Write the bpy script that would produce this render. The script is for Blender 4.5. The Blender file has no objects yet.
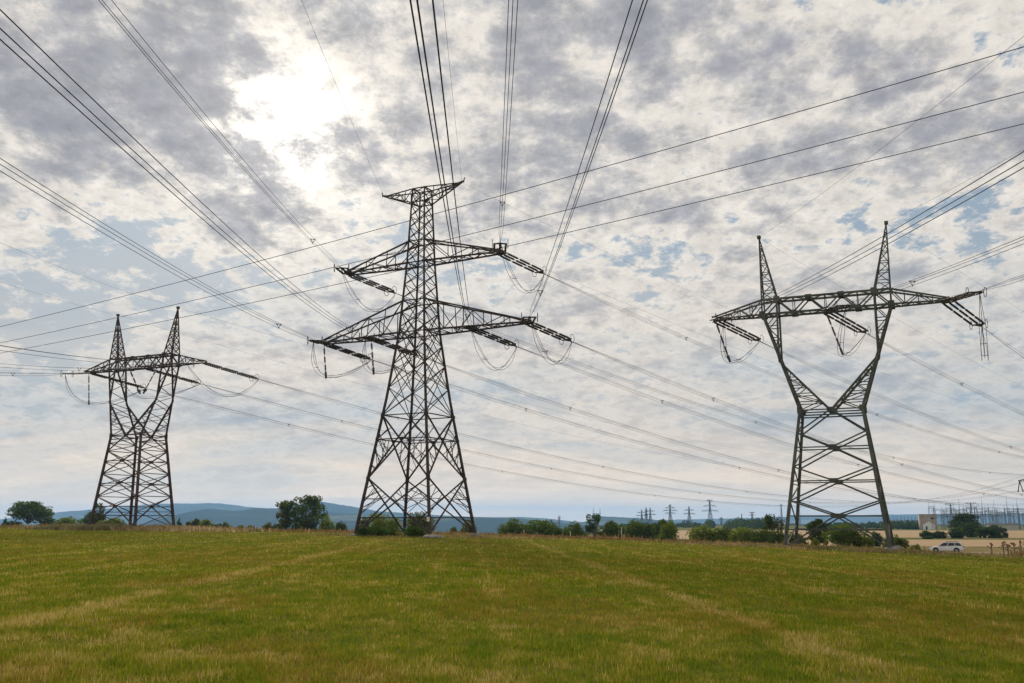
import bpy, math, random
import numpy as np
from mathutils import Vector, Matrix
R_ = math.radians
rng = np.random.default_rng(7)
random.seed(7)
scene = bpy.context.scene
COL = scene.collection

# ------------------------------------------------------------------ camera
CAM_Z = 1.7
PITCH = math.atan(178.5 / 960.0)
cam = bpy.data.cameras.new('camera')
cam.sensor_width = 36.0
cam.lens = 960.0 / 1024.0 * 36.0
cam.clip_start = 0.1
cam.clip_end = 60000
camo = bpy.data.objects.new('camera', cam)
camo.location = (0, 0, CAM_Z)
camo.rotation_euler = (math.pi / 2 + PITCH, 0, 0)
COL.objects.link(camo)
scene.camera = camo

# ------------------------------------------------------------------ terrain
def smooth(t):
    t = np.clip(t, 0, 1)
    return t * t * (3 - 2 * t)

def edge(X, Y):                    # metres beyond the far edge of the meadow
    return (Y - (105.6 - 0.56 * X)) / 1.146

def ground(X, Y):
    X = np.asarray(X, float); Y = np.asarray(Y, float)
    Xc = np.clip(X, -300, 120)
    zf = -0.0175 * (Xc + np.sqrt(Xc * Xc + 100)) + 0.12 + 0.006 * np.clip(-Xc, 0, 80) + 0.055 * (1 - smooth(np.hypot(X, Y) / 60.0))
    side = smooth((X + 150) / 150.0)
    zp = -0.9 - 2.1 * side - 0.003 * np.clip(Y - 150, 0, 900)
    ratio = X / np.maximum(Y, 1.0)
    valley = smooth((Y - 340) / 600.0) * (1 - smooth((ratio - 0.03) / 0.07)) * (Y > 0) + smooth((Y - 1700) / 1500.0) * (Y > 0)
    zp = zp - 45.0 * np.clip(valley, 0, 1)
    t = smooth(edge(X, Y) / 55.0)
    z = zf * (1 - t) + zp * t
    z = z + 0.03 * np.sin(X * 0.61 + 1.3 * np.sin(Y * 0.23)) * np.sin(Y * 0.47 + 0.7)
    return z

def gz(x, y):
    return float(ground(x, y))

def at(px, Y):                     # ground position on the bearing of image column px at forward distance Y
    X = (px - 512) / 960.0 * Y * math.cos(PITCH)
    for _ in range(3):
        d = Y * math.cos(PITCH) + (gz(X, Y) - CAM_Z) * math.sin(PITCH)
        X = (px - 512) / 960.0 * d
    return X, Y

def h_at(py, Y):                   # height above sea of something seen on image row py at distance Y
    b = (341.5 - py) / 960.0
    c, s = math.cos(PITCH), math.sin(PITCH)
    return CAM_Z + Y * (s + b * c) / (c - b * s)

# ------------------------------------------------------------------ helpers
class MB:
    def __init__(s):
        s.v = []; s.f = []; s.m = []
    def bar(s, p, q, w, w2=None, mi=0):
        p = Vector(p); q = Vector(q); d = q - p
        if d.length < 1e-5: return
        d.normalize()
        up = Vector((0, 0, 1)) if abs(d.z) < 0.95 else Vector((1, 0, 0))
        a = d.cross(up).normalized(); b = a.cross(d)
        w2 = w if w2 is None else w2
        n = len(s.v)
        for c, k in ((p, w), (q, w2)):
            for x, y in ((-1, -1), (1, -1), (1, 1), (-1, 1)):
                s.v.append(tuple(c + a * (x * k / 2) + b * (y * k / 2)))
        for i in range(4):
            j = (i + 1) % 4
            s.f.append((n + i, n + j, n + 4 + j, n + 4 + i)); s.m.append(mi)
        s.f.append((n + 3, n + 2, n + 1, n)); s.f.append((n + 4, n + 5, n + 6, n + 7)); s.m += [mi, mi]
    def box(s, c, size, mi=0, rz=0.0):
        n = len(s.v); cs, sn = math.cos(rz), math.sin(rz)
        for z in (-1, 1):
            for x, y in ((-1, -1), (1, -1), (1, 1), (-1, 1)):
                lx, ly = x * size[0] / 2, y * size[1] / 2
                s.v.append((c[0] + lx * cs - ly * sn, c[1] + lx * sn + ly * cs, c[2] + z * size[2] / 2))
        for f in ((3, 2, 1, 0), (4, 5, 6, 7), (0, 1, 5, 4), (1, 2, 6, 5), (2, 3, 7, 6), (3, 0, 4, 7)):
            s.f.append(tuple(n + i for i in f)); s.m.append(mi)
    def tube(s, pts, r, seg=5, mi=0, closed=False):
        pts = [Vector(p) for p in pts]; n0 = len(s.v); N = len(pts)
        for i, p in enumerate(pts):
            if closed: t = pts[(i + 1) % N] - pts[i - 1]
            else: t = pts[min(i + 1, N - 1)] - pts[max(i - 1, 0)]
            t.normalize()
            up = Vector((0, 0, 1)) if abs(t.z) < 0.95 else Vector((1, 0, 0))
            a = t.cross(up).normalized(); b = a.cross(t)
            rr = r[i] if hasattr(r, '__len__') else r
            for k in range(seg):
                an = 2 * math.pi * k / seg
                s.v.append(tuple(p + a * (rr * math.cos(an)) + b * (rr * math.sin(an))))
        for i in range(N if closed else N - 1):
            i2 = (i + 1) % N
            for k in range(seg):
                k2 = (k + 1) % seg
                s.f.append((n0 + i * seg + k, n0 + i * seg + k2, n0 + i2 * seg + k2, n0 + i2 * seg + k)); s.m.append(mi)
        if not closed:
            s.f.append(tuple(n0 + k for k in range(seg))[::-1]); s.f.append(tuple(n0 + (N - 1) * seg + k for k in range(seg))); s.m += [mi, mi]
    def poly(s, pts, mi=0):
        n = len(s.v); s.v += [tuple(p) for p in pts]; s.f.append(tuple(range(n, n + len(pts)))); s.m.append(mi)
    def xform(s, M):
        s.v = [tuple(M @ Vector(p)) for p in s.v]; return s
    def mesh(s, name, mats, smooth_=False):
        me = bpy.data.meshes.new(name)
        me.from_pydata(s.v, [], s.f)
        for m in (mats if isinstance(mats, (list, tuple)) else [mats]): me.materials.append(m)
        if any(s.m): me.polygons.foreach_set('material_index', s.m)
        if smooth_: me.polygons.foreach_set('use_smooth', [True] * len(s.f))
        me.update()
        return me
    def build(s, name, mats, parent=None, smooth_=False):
        return link(name, s.mesh(name, mats, smooth_), parent)

def link(name, data, parent=None, M=None):
    o = bpy.data.objects.new(name, data); COL.objects.link(o)
    if parent is not None: o.parent = parent
    if M is not None: o.matrix_basis = M
    return o

def tag(o, label=None, cat=None, group=None, kind=None):
    if label: o['label'] = label
    if cat: o['category'] = cat
    if group: o['group'] = group
    if kind: o['kind'] = kind
    return o

def thing(name, label, cat, loc=(0, 0, 0), rz=0.0, group=None):
    o = link(name, None); o.location = loc; o.rotation_euler = (0, 0, rz)
    o.empty_display_size = 0.5
    return tag(o, label, cat, group)

def mesh_np(name, V, F, mats, colors=None, smooth_=False):
    """V (n,3), F (m,k) all faces with k corners"""
    me = bpy.data.meshes.new(name)
    n, (m, k) = len(V), F.shape
    me.vertices.add(n); me.vertices.foreach_set('co', np.ascontiguousarray(V, dtype=np.float32).ravel())
    me.loops.add(m * k); me.loops.foreach_set('vertex_index', np.ascontiguousarray(F, dtype=np.int32).ravel())
    me.polygons.add(m)
    me.polygons.foreach_set('loop_start', np.arange(0, m * k, k, dtype=np.int32))
    if colors is not None:
        a = me.color_attributes.new('tint', 'FLOAT_COLOR', 'POINT')
        c = np.ones((n, 4), np.float32); c[:, :3] = colors
        a.data.foreach_set('color', c.ravel())
    me.materials.append(mats)
    if smooth_: me.polygons.foreach_set('use_smooth', np.ones(m, dtype=bool))
    me.update(calc_edges=True); me.validate()
    return me

# ------------------------------------------------------------------ noise in numpy
def vnoise(x, y, seed=0):
    r = np.random.default_rng(seed); T = r.random((256, 256))
    xi = np.floor(x).astype(int); yi = np.floor(y).astype(int); fx = x - xi; fy = y - yi
    fx = fx * fx * (3 - 2 * fx); fy = fy * fy * (3 - 2 * fy)
    g = lambda a, b: T[a % 256, b % 256]
    return (g(xi, yi) * (1 - fx) + g(xi + 1, yi) * fx) * (1 - fy) + (g(xi, yi + 1) * (1 - fx) + g(xi + 1, yi + 1) * fx) * fy

def fbm(x, y, seed=0, o=4):
    s = 0; a = 0.5
    for i in range(o):
        s = s + a * vnoise(x, y, seed + i); x = x * 2.03 + 11.3; y = y * 2.03 + 5.7; a *= 0.5
    return s / (1 - 0.5 ** o)

# ------------------------------------------------------------------ materials
def nodemat(name):
    m = bpy.data.materials.new(name); m.use_nodes = True
    nt = m.node_tree; nt.nodes.clear()
    out = nt.nodes.new('ShaderNodeOutputMaterial')
    return m, nt, out

def N(nt, t, **kw):
    n = nt.nodes.new(t)
    for k, v in kw.items():
        if k.startswith('i_'):
            key = k[2:].replace('_', ' ')
            n.inputs[key].default_value = v
        else: setattr(n, k, v)
    return n

def math_(nt, op, a, b=None, c=None, clamp=False):
    n = nt.nodes.new('ShaderNodeMath'); n.operation = op; n.use_clamp = clamp
    for i, x in enumerate((a, b, c)):
        if x is None: continue
        if isinstance(x, (int, float)): n.inputs[i].default_value = x
        else: nt.links.new(x, n.inputs[i])
    return n.outputs[0]

def ramp(nt, fac, stops, interp='LINEAR'):
    n = nt.nodes.new('ShaderNodeValToRGB'); n.color_ramp.interpolation = interp
    e = n.color_ramp.elements
    while len(e) < len(stops): e.new(0.5)
    for el, (p, c) in zip(e, stops):
        el.position = p; el.color = (*c, 1)
    nt.links.new(fac, n.inputs[0])
    return n.outputs[0]

def mixc(nt, fac, a, b, mode='MIX'):
    n = nt.nodes.new('ShaderNodeMix'); n.data_type = 'RGBA'; n.blend_type = mode; n.clamp_factor = True
    for sock, x in ((n.inputs[0], fac), (n.inputs[6], a), (n.inputs[7], b)):
        if isinstance(x, (int, float)): sock.default_value = x
        elif isinstance(x, tuple): sock.default_value = (*x, 1)
        else: nt.links.new(x, sock)
    return n.outputs[2]

def simple(name, c1, c2=None, scale=3.0, rough=0.7, metal=0.0, spec=0.3):
    m, nt, out = nodemat(name)
    b = N(nt, 'ShaderNodeBsdfPrincipled', i_Roughness=rough, i_Metallic=metal)
    b.inputs['Specular IOR Level'].default_value = spec
    c2 = c2 or tuple(x * 0.7 for x in c1)
    geo = N(nt, 'ShaderNodeNewGeometry')
    nz = N(nt, 'ShaderNodeTexNoise', i_Scale=scale, i_Detail=6.0, i_Roughness=0.65)
    nt.links.new(geo.outputs['Position'], nz.inputs['Vector'])
    nt.links.new(ramp(nt, nz.outputs[0], [(0.35, c1), (0.65, c2)]), b.inputs['Base Color'])
    nt.links.new(b.outputs[0], out.inputs[0])
    return m

def leafmat(name, trans=0.35, gloss=0.02):
    m, nt, out = nodemat(name)
    at_ = N(nt, 'ShaderNodeAttribute', attribute_name='tint')
    d = N(nt, 'ShaderNodeBsdfDiffuse'); t = N(nt, 'ShaderNodeBsdfTranslucent')
    g = N(nt, 'ShaderNodeBsdfGlossy', i_Roughness=0.5); g.inputs[0].default_value = (0.5, 0.5, 0.5, 1)
    nt.links.new(at_.outputs[0], d.inputs[0]); nt.links.new(at_.outputs[0], t.inputs[0])
    mx = N(nt, 'ShaderNodeMixShader'); mx.inputs[0].default_value = trans
    nt.links.new(d.outputs[0], mx.inputs[1]); nt.links.new(t.outputs[0], mx.inputs[2])
    m2 = N(nt, 'ShaderNodeMixShader'); m2.inputs[0].default_value = gloss
    nt.links.new(mx.outputs[0], m2.inputs[1]); nt.links.new(g.outputs[0], m2.inputs[2])
    nt.links.new(m2.outputs[0], out.inputs[0])
    return m

M = {}
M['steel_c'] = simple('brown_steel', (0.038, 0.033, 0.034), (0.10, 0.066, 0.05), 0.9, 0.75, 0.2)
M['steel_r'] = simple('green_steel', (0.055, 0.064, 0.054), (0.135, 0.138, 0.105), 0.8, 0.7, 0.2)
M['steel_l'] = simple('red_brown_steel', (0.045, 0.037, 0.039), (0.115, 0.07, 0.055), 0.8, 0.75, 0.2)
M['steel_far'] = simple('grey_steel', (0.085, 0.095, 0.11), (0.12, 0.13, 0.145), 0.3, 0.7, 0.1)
M['wire'] = simple('aluminium_wire', (0.030, 0.030, 0.032), (0.045, 0.045, 0.047), 0.5, 0.85, 0.0, 0.15)
M['insul'] = simple('brown_porcelain', (0.045, 0.03, 0.025), (0.07, 0.045, 0.035), 4, 0.6, 0.0, 0.2)
M['fitting'] = simple('galvanised_fitting', (0.12, 0.12, 0.125), (0.085, 0.085, 0.09), 4, 0.8, 0.0, 0.2)
M['concrete'] = simple('concrete', (0.36, 0.34, 0.31), (0.24, 0.23, 0.21), 2.5, 0.9)
M['leaf'] = leafmat('leaf'); M['grass'] = leafmat('grass_blade', 0.45, 0.0)
M['bark'] = simple('bark', (0.07, 0.055, 0.04), (0.11, 0.09, 0.07), 3, 0.95)
M['thistle'] = simple('dead_stalk', (0.2, 0.14, 0.07), (0.14, 0.095, 0.05), 4, 0.95)
M['white'] = simple('white_paint', (0.78, 0.78, 0.76), (0.68, 0.68, 0.66), 2, 0.5)

# ------------------------------------------------------------------ ground sheet
def ground_material():
    m, nt, out = nodemat('meadow_and_plain')
    b = N(nt, 'ShaderNodeBsdfDiffuse')
    geo = N(nt, 'ShaderNodeNewGeometry'); P = geo.outputs['Position']
    sep = N(nt, 'ShaderNodeSeparateXYZ'); nt.links.new(P, sep.inputs[0])
    X, Y = sep.outputs[0], sep.outputs[1]
    def noise(scale, detail=5.0, rough=0.6, sx=1.0, sy=1.0):
        mp = N(nt, 'ShaderNodeMapping'); mp.inputs['Scale'].default_value = (sx, sy, 1)
        nt.links.new(P, mp.inputs[0])
        n = N(nt, 'ShaderNodeTexNoise', i_Scale=scale, i_Detail=detail, i_Roughness=rough)
        nt.links.new(mp.outputs[0], n.inputs['Vector']); return n.outputs[0]
    e = math_(nt, 'DIVIDE', math_(nt, 'SUBTRACT', math_(nt, 'ADD', Y, math_(nt, 'MULTIPLY', X, 0.56)), 105.6), 1.146)
    e = math_(nt, 'ADD', e, math_(nt, 'MULTIPLY', math_(nt, 'SUBTRACT', noise(0.35), 0.5), 4.0))
    soil = ramp(nt, noise(9.0, 8.0, 0.7), [(0.3, (0.075, 0.085, 0.02)), (0.5, (0.115, 0.115, 0.028)), (0.72, (0.19, 0.15, 0.055))])
    patch = ramp(nt, noise(0.16, 5.0, 0.6), [(0.35, (0.085, 0.105, 0.02)), (0.55, (0.13, 0.125, 0.03)), (0.7, (0.2, 0.155, 0.06))])
    meadow = mixc(nt, 0.55, soil, patch)
    dry = ramp(nt, noise(0.5, 6.0), [(0.3, (0.16, 0.105, 0.05)), (0.6, (0.27, 0.2, 0.1)), (0.75, (0.12, 0.115, 0.04))])
    plain = ramp(nt, noise(0.012, 5.0, 0.6, 1.0, 2.0), [(0.38, (0.10, 0.12, 0.045)), (0.5, (0.2, 0.18, 0.08)), (0.6, (0.09, 0.11, 0.05))])
    f1 = math_(nt, 'DIVIDE', e, 2.5, clamp=True)
    f2 = math_(nt, 'DIVIDE', math_(nt, 'SUBTRACT', e, 60.0), 60.0, clamp=True)
    c = mixc(nt, f1, meadow, dry); c = mixc(nt, f2, c, plain)
    c = mixc(nt, math_(nt, 'DIVIDE', math_(nt, 'SUBTRACT', Y, 900.0), 900.0, clamp=True), c, ramp(nt, noise(0.004, 5.0), [(0.42, (0.025, 0.042, 0.02)), (0.6, (0.05, 0.065, 0.03)), (0.7, (0.12, 0.12, 0.06))]))
    nt.links.new(c, b.inputs['Color'])
    bp = N(nt, 'ShaderNodeBump', i_Strength=0.5, i_Distance=0.05)
    nt.links.new(noise(14.0, 6.0), bp.inputs['Height']); nt.links.new(bp.outputs[0], b.inputs['Normal'])
    nt.links.new(b.outputs[0], out.inputs[0])
    return m

def sinh_axis(lo, hi, n, k):
    t = np.linspace(-np.arcsinh(-lo / k), np.arcsinh(hi / k), n)
    return np.sinh(t) * k

def grid_mesh(name, xs, ys, zf, mat, sm=True):
    GX, GY = np.meshgrid(xs, ys)
    V = np.stack([GX, GY, zf(GX, GY)], -1).reshape(-1, 3)
    nx, ny = len(xs), len(ys)
    i = np.arange(nx * ny).reshape(ny, nx)
    F = np.stack([i[:-1, :-1], i[:-1, 1:], i[1:, 1:], i[1:, :-1]], -1).reshape(-1, 4)
    return mesh_np(name, V, F, mat, smooth_=sm)

g_o = link('ground', grid_mesh('ground', sinh_axis(-11000, 11000, 321, 40), sinh_axis(-2500, 13000, 361, 60), ground, ground_material()))
tag(g_o, 'green meadow running out to a dry plain', None, None, 'structure')

def drape(name, corners_fn, nu, nv, mat, lift, label):
    """a sheet draped on the terrain; corners_fn(u,v) -> x,y"""
    u, v = np.meshgrid(np.linspace(0, 1, nu), np.linspace(0, 1, nv))
    x, y = corners_fn(u, v)
    V = np.stack([x, y, ground(x, y) + lift], -1).reshape(-1, 3)
    i = np.arange(nu * nv).reshape(nv, nu)
    F = np.stack([i[:-1, :-1], i[:-1, 1:], i[1:, 1:], i[1:, :-1]], -1).reshape(-1, 4)
    return tag(link(name, mesh_np(name, V, F, mat, smooth_=True)), label, None, None, 'structure')

def stubble_mat():
    m, nt, out = nodemat('stubble')
    b = N(nt, 'ShaderNodeBsdfPrincipled', i_Roughness=0.95); b.inputs['Specular IOR Level'].default_value = 0.1
    geo = N(nt, 'ShaderNodeNewGeometry')
    mp = N(nt, 'ShaderNodeMapping'); mp.inputs['Scale'].default_value = (0.25, 1.0, 1); mp.inputs['Rotation'].default_value = (0, 0, 0.45)
    nt.links.new(geo.outputs['Position'], mp.inputs[0])
    n1 = N(nt, 'ShaderNodeTexNoise', i_Scale=0.25, i_Detail=6.0, i_Roughness=0.7); nt.links.new(mp.outputs[0], n1.inputs['Vector'])
    nt.links.new(ramp(nt, n1.outputs[0], [(0.3, (0.27, 0.175, 0.085)), (0.55, (0.35, 0.235, 0.12)), (0.7, (0.25, 0.19, 0.09))]), b.inputs['Base Color'])
    nt.links.new(b.outputs[0], out.inputs[0]); return m
M['stubble'] = stubble_mat()
M['track'] = simple('dry_track', (0.30, 0.22, 0.12), (0.22, 0.17, 0.09), 0.8, 0.95)
# cut grain fields on the plain to the right, split by a green strip
def fan(y0, y1, a0, a1):
    return lambda u, v: ((a0 + (a1 - a0) * u) * (y0 + (y1 - y0) * v) + 0 * v, y0 + (y1 - y0) * v + 6 * np.sin(u * 9))
drape('stubble_field', fan(172, 246, 0.26, 1.1), 60, 16, M['stubble'], 0.05, 'near strip of tan stubble behind the parked car')
drape('stubble_field', fan(282, 560, 0.12, 1.1), 60, 30, M['stubble'], 0.06, 'far stubble field in front of the substation')
drape('stubble_field', fan(250, 330, 0.14, 0.30), 20, 10, M['stubble'], 0.09, 'tan stubble glimpsed between the bushes')
def track_fn(u, v):
    x = 18 + 130 * u
    yc = 105.6 - 0.56 * x + 1.146 * 62 + 3 * np.sin(u * 5)
    return x, yc + (v - 0.5) * 4.5
drape('dirt_track', track_fn, 60, 4, M['track'], 0.05, 'dry earth track where the car is parked')

# ------------------------------------------------------------------ hills
def hill(name, prof, Y0, depth, mat, label, seed):
    px = np.array([p[0] for p in prof], float); py = np.array([p[1] for p in prof], float)
    xs = np.array([(a - 512) / 960.0 * Y0 for a in px]); zs = np.array([h_at(b, Y0) for b in py])
    n = 220; X = np.linspace(xs[0], xs[-1], n)
    Z = np.interp(X, xs, zs)
    k = np.hanning(9); k /= k.sum(); Zs = np.convolve(np.pad(Z, 4, 'edge'), k, 'valid')
    ys = np.linspace(-1, 1, 41)
    GX, GT = np.meshgrid(X, ys)
    GY = Y0 + GT * depth + 0.12 * depth * (fbm(GX / depth * 1.5, GT * 0 + seed, seed) - 0.5) * (1 - GT ** 2)
    fall = np.cos(np.clip(GT, -1, 1) * math.pi / 2) ** 1.4
    rough = (fbm(GX / depth * 5, GY / depth * 5, seed + 3, 5) - 0.5) * 0.30 * np.sin(np.pi * np.abs(GT)) \
        + (fbm(GX / 45., GY / 45., seed + 5, 3) - 0.5) * 0.05 + (fbm(GX / 320., GY / 320., seed + 8, 3) - 0.5) * 0.10
    base = -60
    GZ = base + (np.broadcast_to(Zs, GX.shape) - base) * (fall + rough * fall)
    V = np.stack([GX, GY, GZ], -1).reshape(-1, 3); nx, ny = n, 41
    i = np.arange(nx * ny).reshape(ny, nx)
    F = np.stack([i[:-1, :-1], i[:-1, 1:], i[1:, 1:], i[1:, :-1]], -1).reshape(-1, 4)
    o = link(name, mesh_np(name, V, F, mat, smooth_=True))
    tag(o, label, None, None, 'structure')

def hill_mat():
    m, nt, out = nodemat('wooded_hill')
    b = N(nt, 'ShaderNodeBsdfPrincipled', i_Roughness=1.0); b.inputs['Specular IOR Level'].default_value = 0.0
    geo = N(nt, 'ShaderNodeNewGeometry')
    n1 = N(nt, 'ShaderNodeTexNoise', i_Scale=0.0022, i_Detail=7.0, i_Roughness=0.65); nt.links.new(geo.outputs['Position'], n1.inputs['Vector'])
    nt.links.new(ramp(nt, n1.outputs[0], [(0.45, (0.02, 0.035, 0.018)), (0.56, (0.04, 0.055, 0.026)), (0.66, (0.16, 0.16, 0.08))]), b.inputs['Base Color'])
    nt.links.new(b.outputs[0], out.inputs[0]); return m
HM = hill_mat()
hill('hill', [(-80, 523), (30, 520), (60, 514), (100, 510), (150, 504.5), (180, 503), (220, 503.5), (250, 507), (300, 511), (380, 517), (430, 521)], 8200, 1500, HM, 'far pale ridge behind the left pylon', 1)
hill('hill', [(250, 521), (285, 512), (312, 503), (324, 502), (337, 503.5), (357, 507), (382, 511.5), (420, 514), (470, 516.5), (520, 519), (560, 522)], 6800, 1200, HM, 'blue hill behind the leafy tree', 2)
hill('hill', [(165, 524), (181, 520), (191, 516), (203, 511.5), (214, 509), (222, 509), (234, 511), (248, 511), (265, 509), (276, 508), (300, 510), (320, 512), (357, 514), (400, 517), (450, 520), (500, 524)], 4800, 1000, HM, 'darker nearer hill left of the middle pylon', 3)
hill('hill', [(330, 522), (400, 518), (470, 517), (512, 517.5), (534, 519.5), (549, 521.5), (563, 523), (590, 526)], 4300, 700, HM, 'low hill right of the middle pylon', 4)
hill('hill', [(440, 519), (519, 517), (541, 518), (556, 519.5), (572, 521.5), (600, 523), (640, 525)], 7400, 900, HM, 'distant low ridge', 5)
hill('hill', [(570, 525), (585, 522), (593, 518.5), (600, 516.5), (622, 517.5), (640, 518.5), (661, 521), (682, 523), (720, 525)], 5600, 800, HM, 'hill behind the row of round bushes', 6)
hill('hill', [(600, 523), (660, 520), (740, 518), (830, 515.5), (900, 514.5), (980, 513.5), (1050, 513.5), (1150, 515), (1300, 520)], 9200, 1200, HM, 'far ridge behind the substation', 7)

# ------------------------------------------------------------------ pylons
def lerp3(a, b, t): return tuple(a[i] + (b[i] - a[i]) * t for i in range(3))

def zigzag(mb, A0, A1, B0, B1, n, w, start=0, rungs=False, cross=False):
    """lacing between chord A0-A1 and chord B0-B1"""
    for k in range(n):
        a, a2 = lerp3(A0, A1, k / n), lerp3(A0, A1, (k + 1) / n)
        b, b2 = lerp3(B0, B1, k / n), lerp3(B0, B1, (k + 1) / n)
        if cross: mb.bar(a, b2, w); mb.bar(b, a2, w)
        elif (k + start) % 2 == 0: mb.bar(a, b2, w)
        else: mb.bar(b, a2, w)
        if rungs and k: mb.bar(a, b, w)

def footing(parent, x, y, mat, s=1.0):
    m = MB(); m.box((x, y, 0.0), (0.9 * s, 0.9 * s, 0.5)); m.box((x, y, 0.32), (0.6 * s, 0.6 * s, 0.16))
    m.build('footing', mat, parent)

def double_circuit_pylon(root, st, p, feet=True, detail=1.0):
    prof = p['prof']                      # [(z, half width)]
    def hw(z):
        return float(np.interp(z, [a for a, _ in prof], [b for _, b in prof]))
    def cor(z, k):
        w = hw(z); sx, sy = ((-1, -1), (1, -1), (1, 1), (-1, 1))[k % 4]
        return (sx * w, sy * w, z)
    ztop = prof[-1][0]
    for k in range(4):
        m = MB()
        for (z0, _), (z1, _) in zip(prof, prof[1:]):
            t0 = 0.24 - 0.12 * z0 / ztop; t1 = 0.24 - 0.12 * z1 / ztop
            m.bar(cor(z0, k), cor(z1, k), t0 * detail, t1 * detail)
        m.build('leg', st, root)
        if feet: footing(root, *cor(0, k)[:2], M['concrete'])
    b = MB()
    zl, zu = p['zl'], p['zu']
    z1, z2, z3 = 5.7, 9.5, 11.9
    for k in range(4):
        mid = lambda z: lerp3(cor(z, k), cor(z, k + 1), 0.5)
        # big bottom X, upper diamond
        b.bar(cor(z1, k), cor(0.4, k + 1), 0.12 * detail); b.bar(cor(z1, k + 1), cor(0.4, k), 0.12 * detail)
        b.bar(cor(z1, k), cor(z3, k + 1), 0.13 * detail); b.bar(cor(z1, k + 1), cor(z3, k), 0.13 * detail)
        b.bar(cor(1.9, k), cor(1.9, k + 1), 0.10 * detail)
        if detail == 1.0:
            for zz_, gs in ((z1, .34), (z3, .34), (1.9, .28), (z2, .28)): b.box(cor(zz_, k), (gs, gs, gs * .9), 0, math.pi / 4)
            b.box(mid(z2), (.28, .28, .28))
        b.bar(cor(z2, k), cor(z2, k + 1), 0.10 * detail); b.bar(cor(z3, k), cor(z3, k + 1), 0.10 * detail)
        if detail == 1.0:
            # redundant struts from the legs to the main diagonals
            for (a, c) in ((k, k + 1), (k + 1, k)):
                for t in (0.28, 0.55, 0.8):
                    dn = lerp3(cor(z1, a), cor(0.4, c), t * 0.42); b.bar(cor(z1 - t * 3.6, a), dn, 0.055)
                    up = lerp3(cor(z1, a), cor(z3, c), t * 0.5); b.bar(cor(z1 + t * 4.8, a), up, 0.055)
                for t in (0.4, 0.7):
                    dn = lerp3(cor(z1, a), cor(0.4, c), t * 0.42); b.bar(cor(z1 - (t + .28) * 3.6, a), dn, 0.05)
                    up = lerp3(cor(z1, a), cor(z3, c), t * 0.5); b.bar(cor(z1 + (t + .25) * 4.8, a), up, 0.05)
                    lo = lerp3(cor(0.4, a), cor(z1, c), t * 0.36); b.bar(lo, cor(1.9 * 0.5 + t * 0.9, a), 0.05)
                q = lerp3(mid(z2), cor(z3, a), 0.5); b.bar(q, cor(z2, a), 0.06)
                q2 = lerp3(cor(z1, a), cor(z3, c), 0.30); b.bar(q2, lerp3(cor(z2, a), cor(z2, c), 0.25), 0.055)
                b.bar(lerp3(cor(3.7, a), cor(3.7, c), 0.0), lerp3(cor(3.7, a), cor(3.7, c), 0.27), 0.06)
            b.bar(mid(z2), lerp3(mid(z2), (0, 0, z2), 0.999), 0.06)
        # X lattice up the shaft
        z = z3
        step = 1.15 if detail == 1.0 else 1.9
        lev = [z]
        while z < ztop - 0.5:
            z = min(ztop, z + step * max(1.05, hw(z) * 0.95)); lev.append(z)
        for i, (za, zb) in enumerate(zip(lev, lev[1:])):
            b.bar(cor(za, k), cor(zb, k + 1), 0.068 * detail); b.bar(cor(za, k + 1), cor(zb, k), 0.068 * detail)
            if i + 2 < len(lev) and detail == 1.0 and za < zl - 1:
                b.bar(cor(za, k), cor(lev[i + 2], k + 1), 0.06); b.bar(cor(za, k + 1), cor(lev[i + 2], k), 0.06)
        for zz in (zl, zl + p['hl'], zu, zu + p['hu'], ztop - 1.5, ztop):
            if zz <= ztop: b.bar(cor(zz, k), cor(zz, k + 1), 0.10 * detail)
    b.build('body_bracing', st, root)
    # crossarms
    for z, hgt, a in ((zl, p['hl'], p['al']), (zu, p['hu'], p['au'])):
        m = MB()
        for sx in (-1, 1):
            w0, w1 = hw(z), hw(z + hgt); tip = 0.42
            Bn, Bf = (sx * w0, -w0, z), (sx * w0, w0, z); Tn, Tf = (sx * w1, -w1, z + hgt), (sx * w1, w1, z + hgt)
            En, Ef = (sx * a, -tip, z), (sx * a, tip, z); Un, Uf = (sx * a, -tip, z + 0.22), (sx * a, tip, z + 0.22)
            for s_, e_ in ((Bn, En), (Bf, Ef)): m.bar(s_, e_, 0.17 * detail, 0.14 * detail)
            for s_, e_ in ((Tn, Un), (Tf, Uf)): m.bar(s_, e_, 0.15 * detail, 0.12 * detail)
            n = 7 if z == zl else 5
            zigzag(m, Bn, En, Bf, Ef, n, 0.075 * detail, 0, True)
            zigzag(m, Bn, En, Tn, Un, n - 2, 0.07 * detail, 1, True); zigzag(m, Bf, Ef, Tf, Uf, n - 2, 0.07 * detail, 1, True)
            zigzag(m, Tn, Un, Tf, Uf, 4, 0.06 * detail, 0, False)
            m.bar(En, Ef, 0.2 * detail); m.box((sx * (a + 0.02), 0, z + 0.1), (0.5, 1.0, 0.34))
            if p.get('inner') and z == zl:
                q = sx * p['inner']; m.box((q, 0, z + 0.02), (0.7, 1.9, 0.24))
        m.build('crossarm', st, root)
    m = MB()
    a, zt = p['at'], ztop
    for sx in (-1, 1):
        w0 = hw(zt - 1.5); w1 = hw(zt)
        Bn, Bf = (sx * w0, -w0, zt - 1.5), (sx * w0, w0, zt - 1.5); Tn, Tf = (sx * w1, -w1, zt), (sx * w1, w1, zt)
        E = (sx * a, 0, zt)
        for s_ in (Bn, Bf): m.bar(s_, E, 0.11 * detail)
        for s_ in (Tn, Tf): m.bar(s_, E, 0.10 * detail)
        zigzag(m, Bn, E, Tn, E, 4, 0.06 * detail, 1, True); zigzag(m, Bf, E, Tf, E, 4, 0.06 * detail, 1, True)
        zigzag(m, Bn, E, Bf, E, 4, 0.06 * detail)
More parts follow.
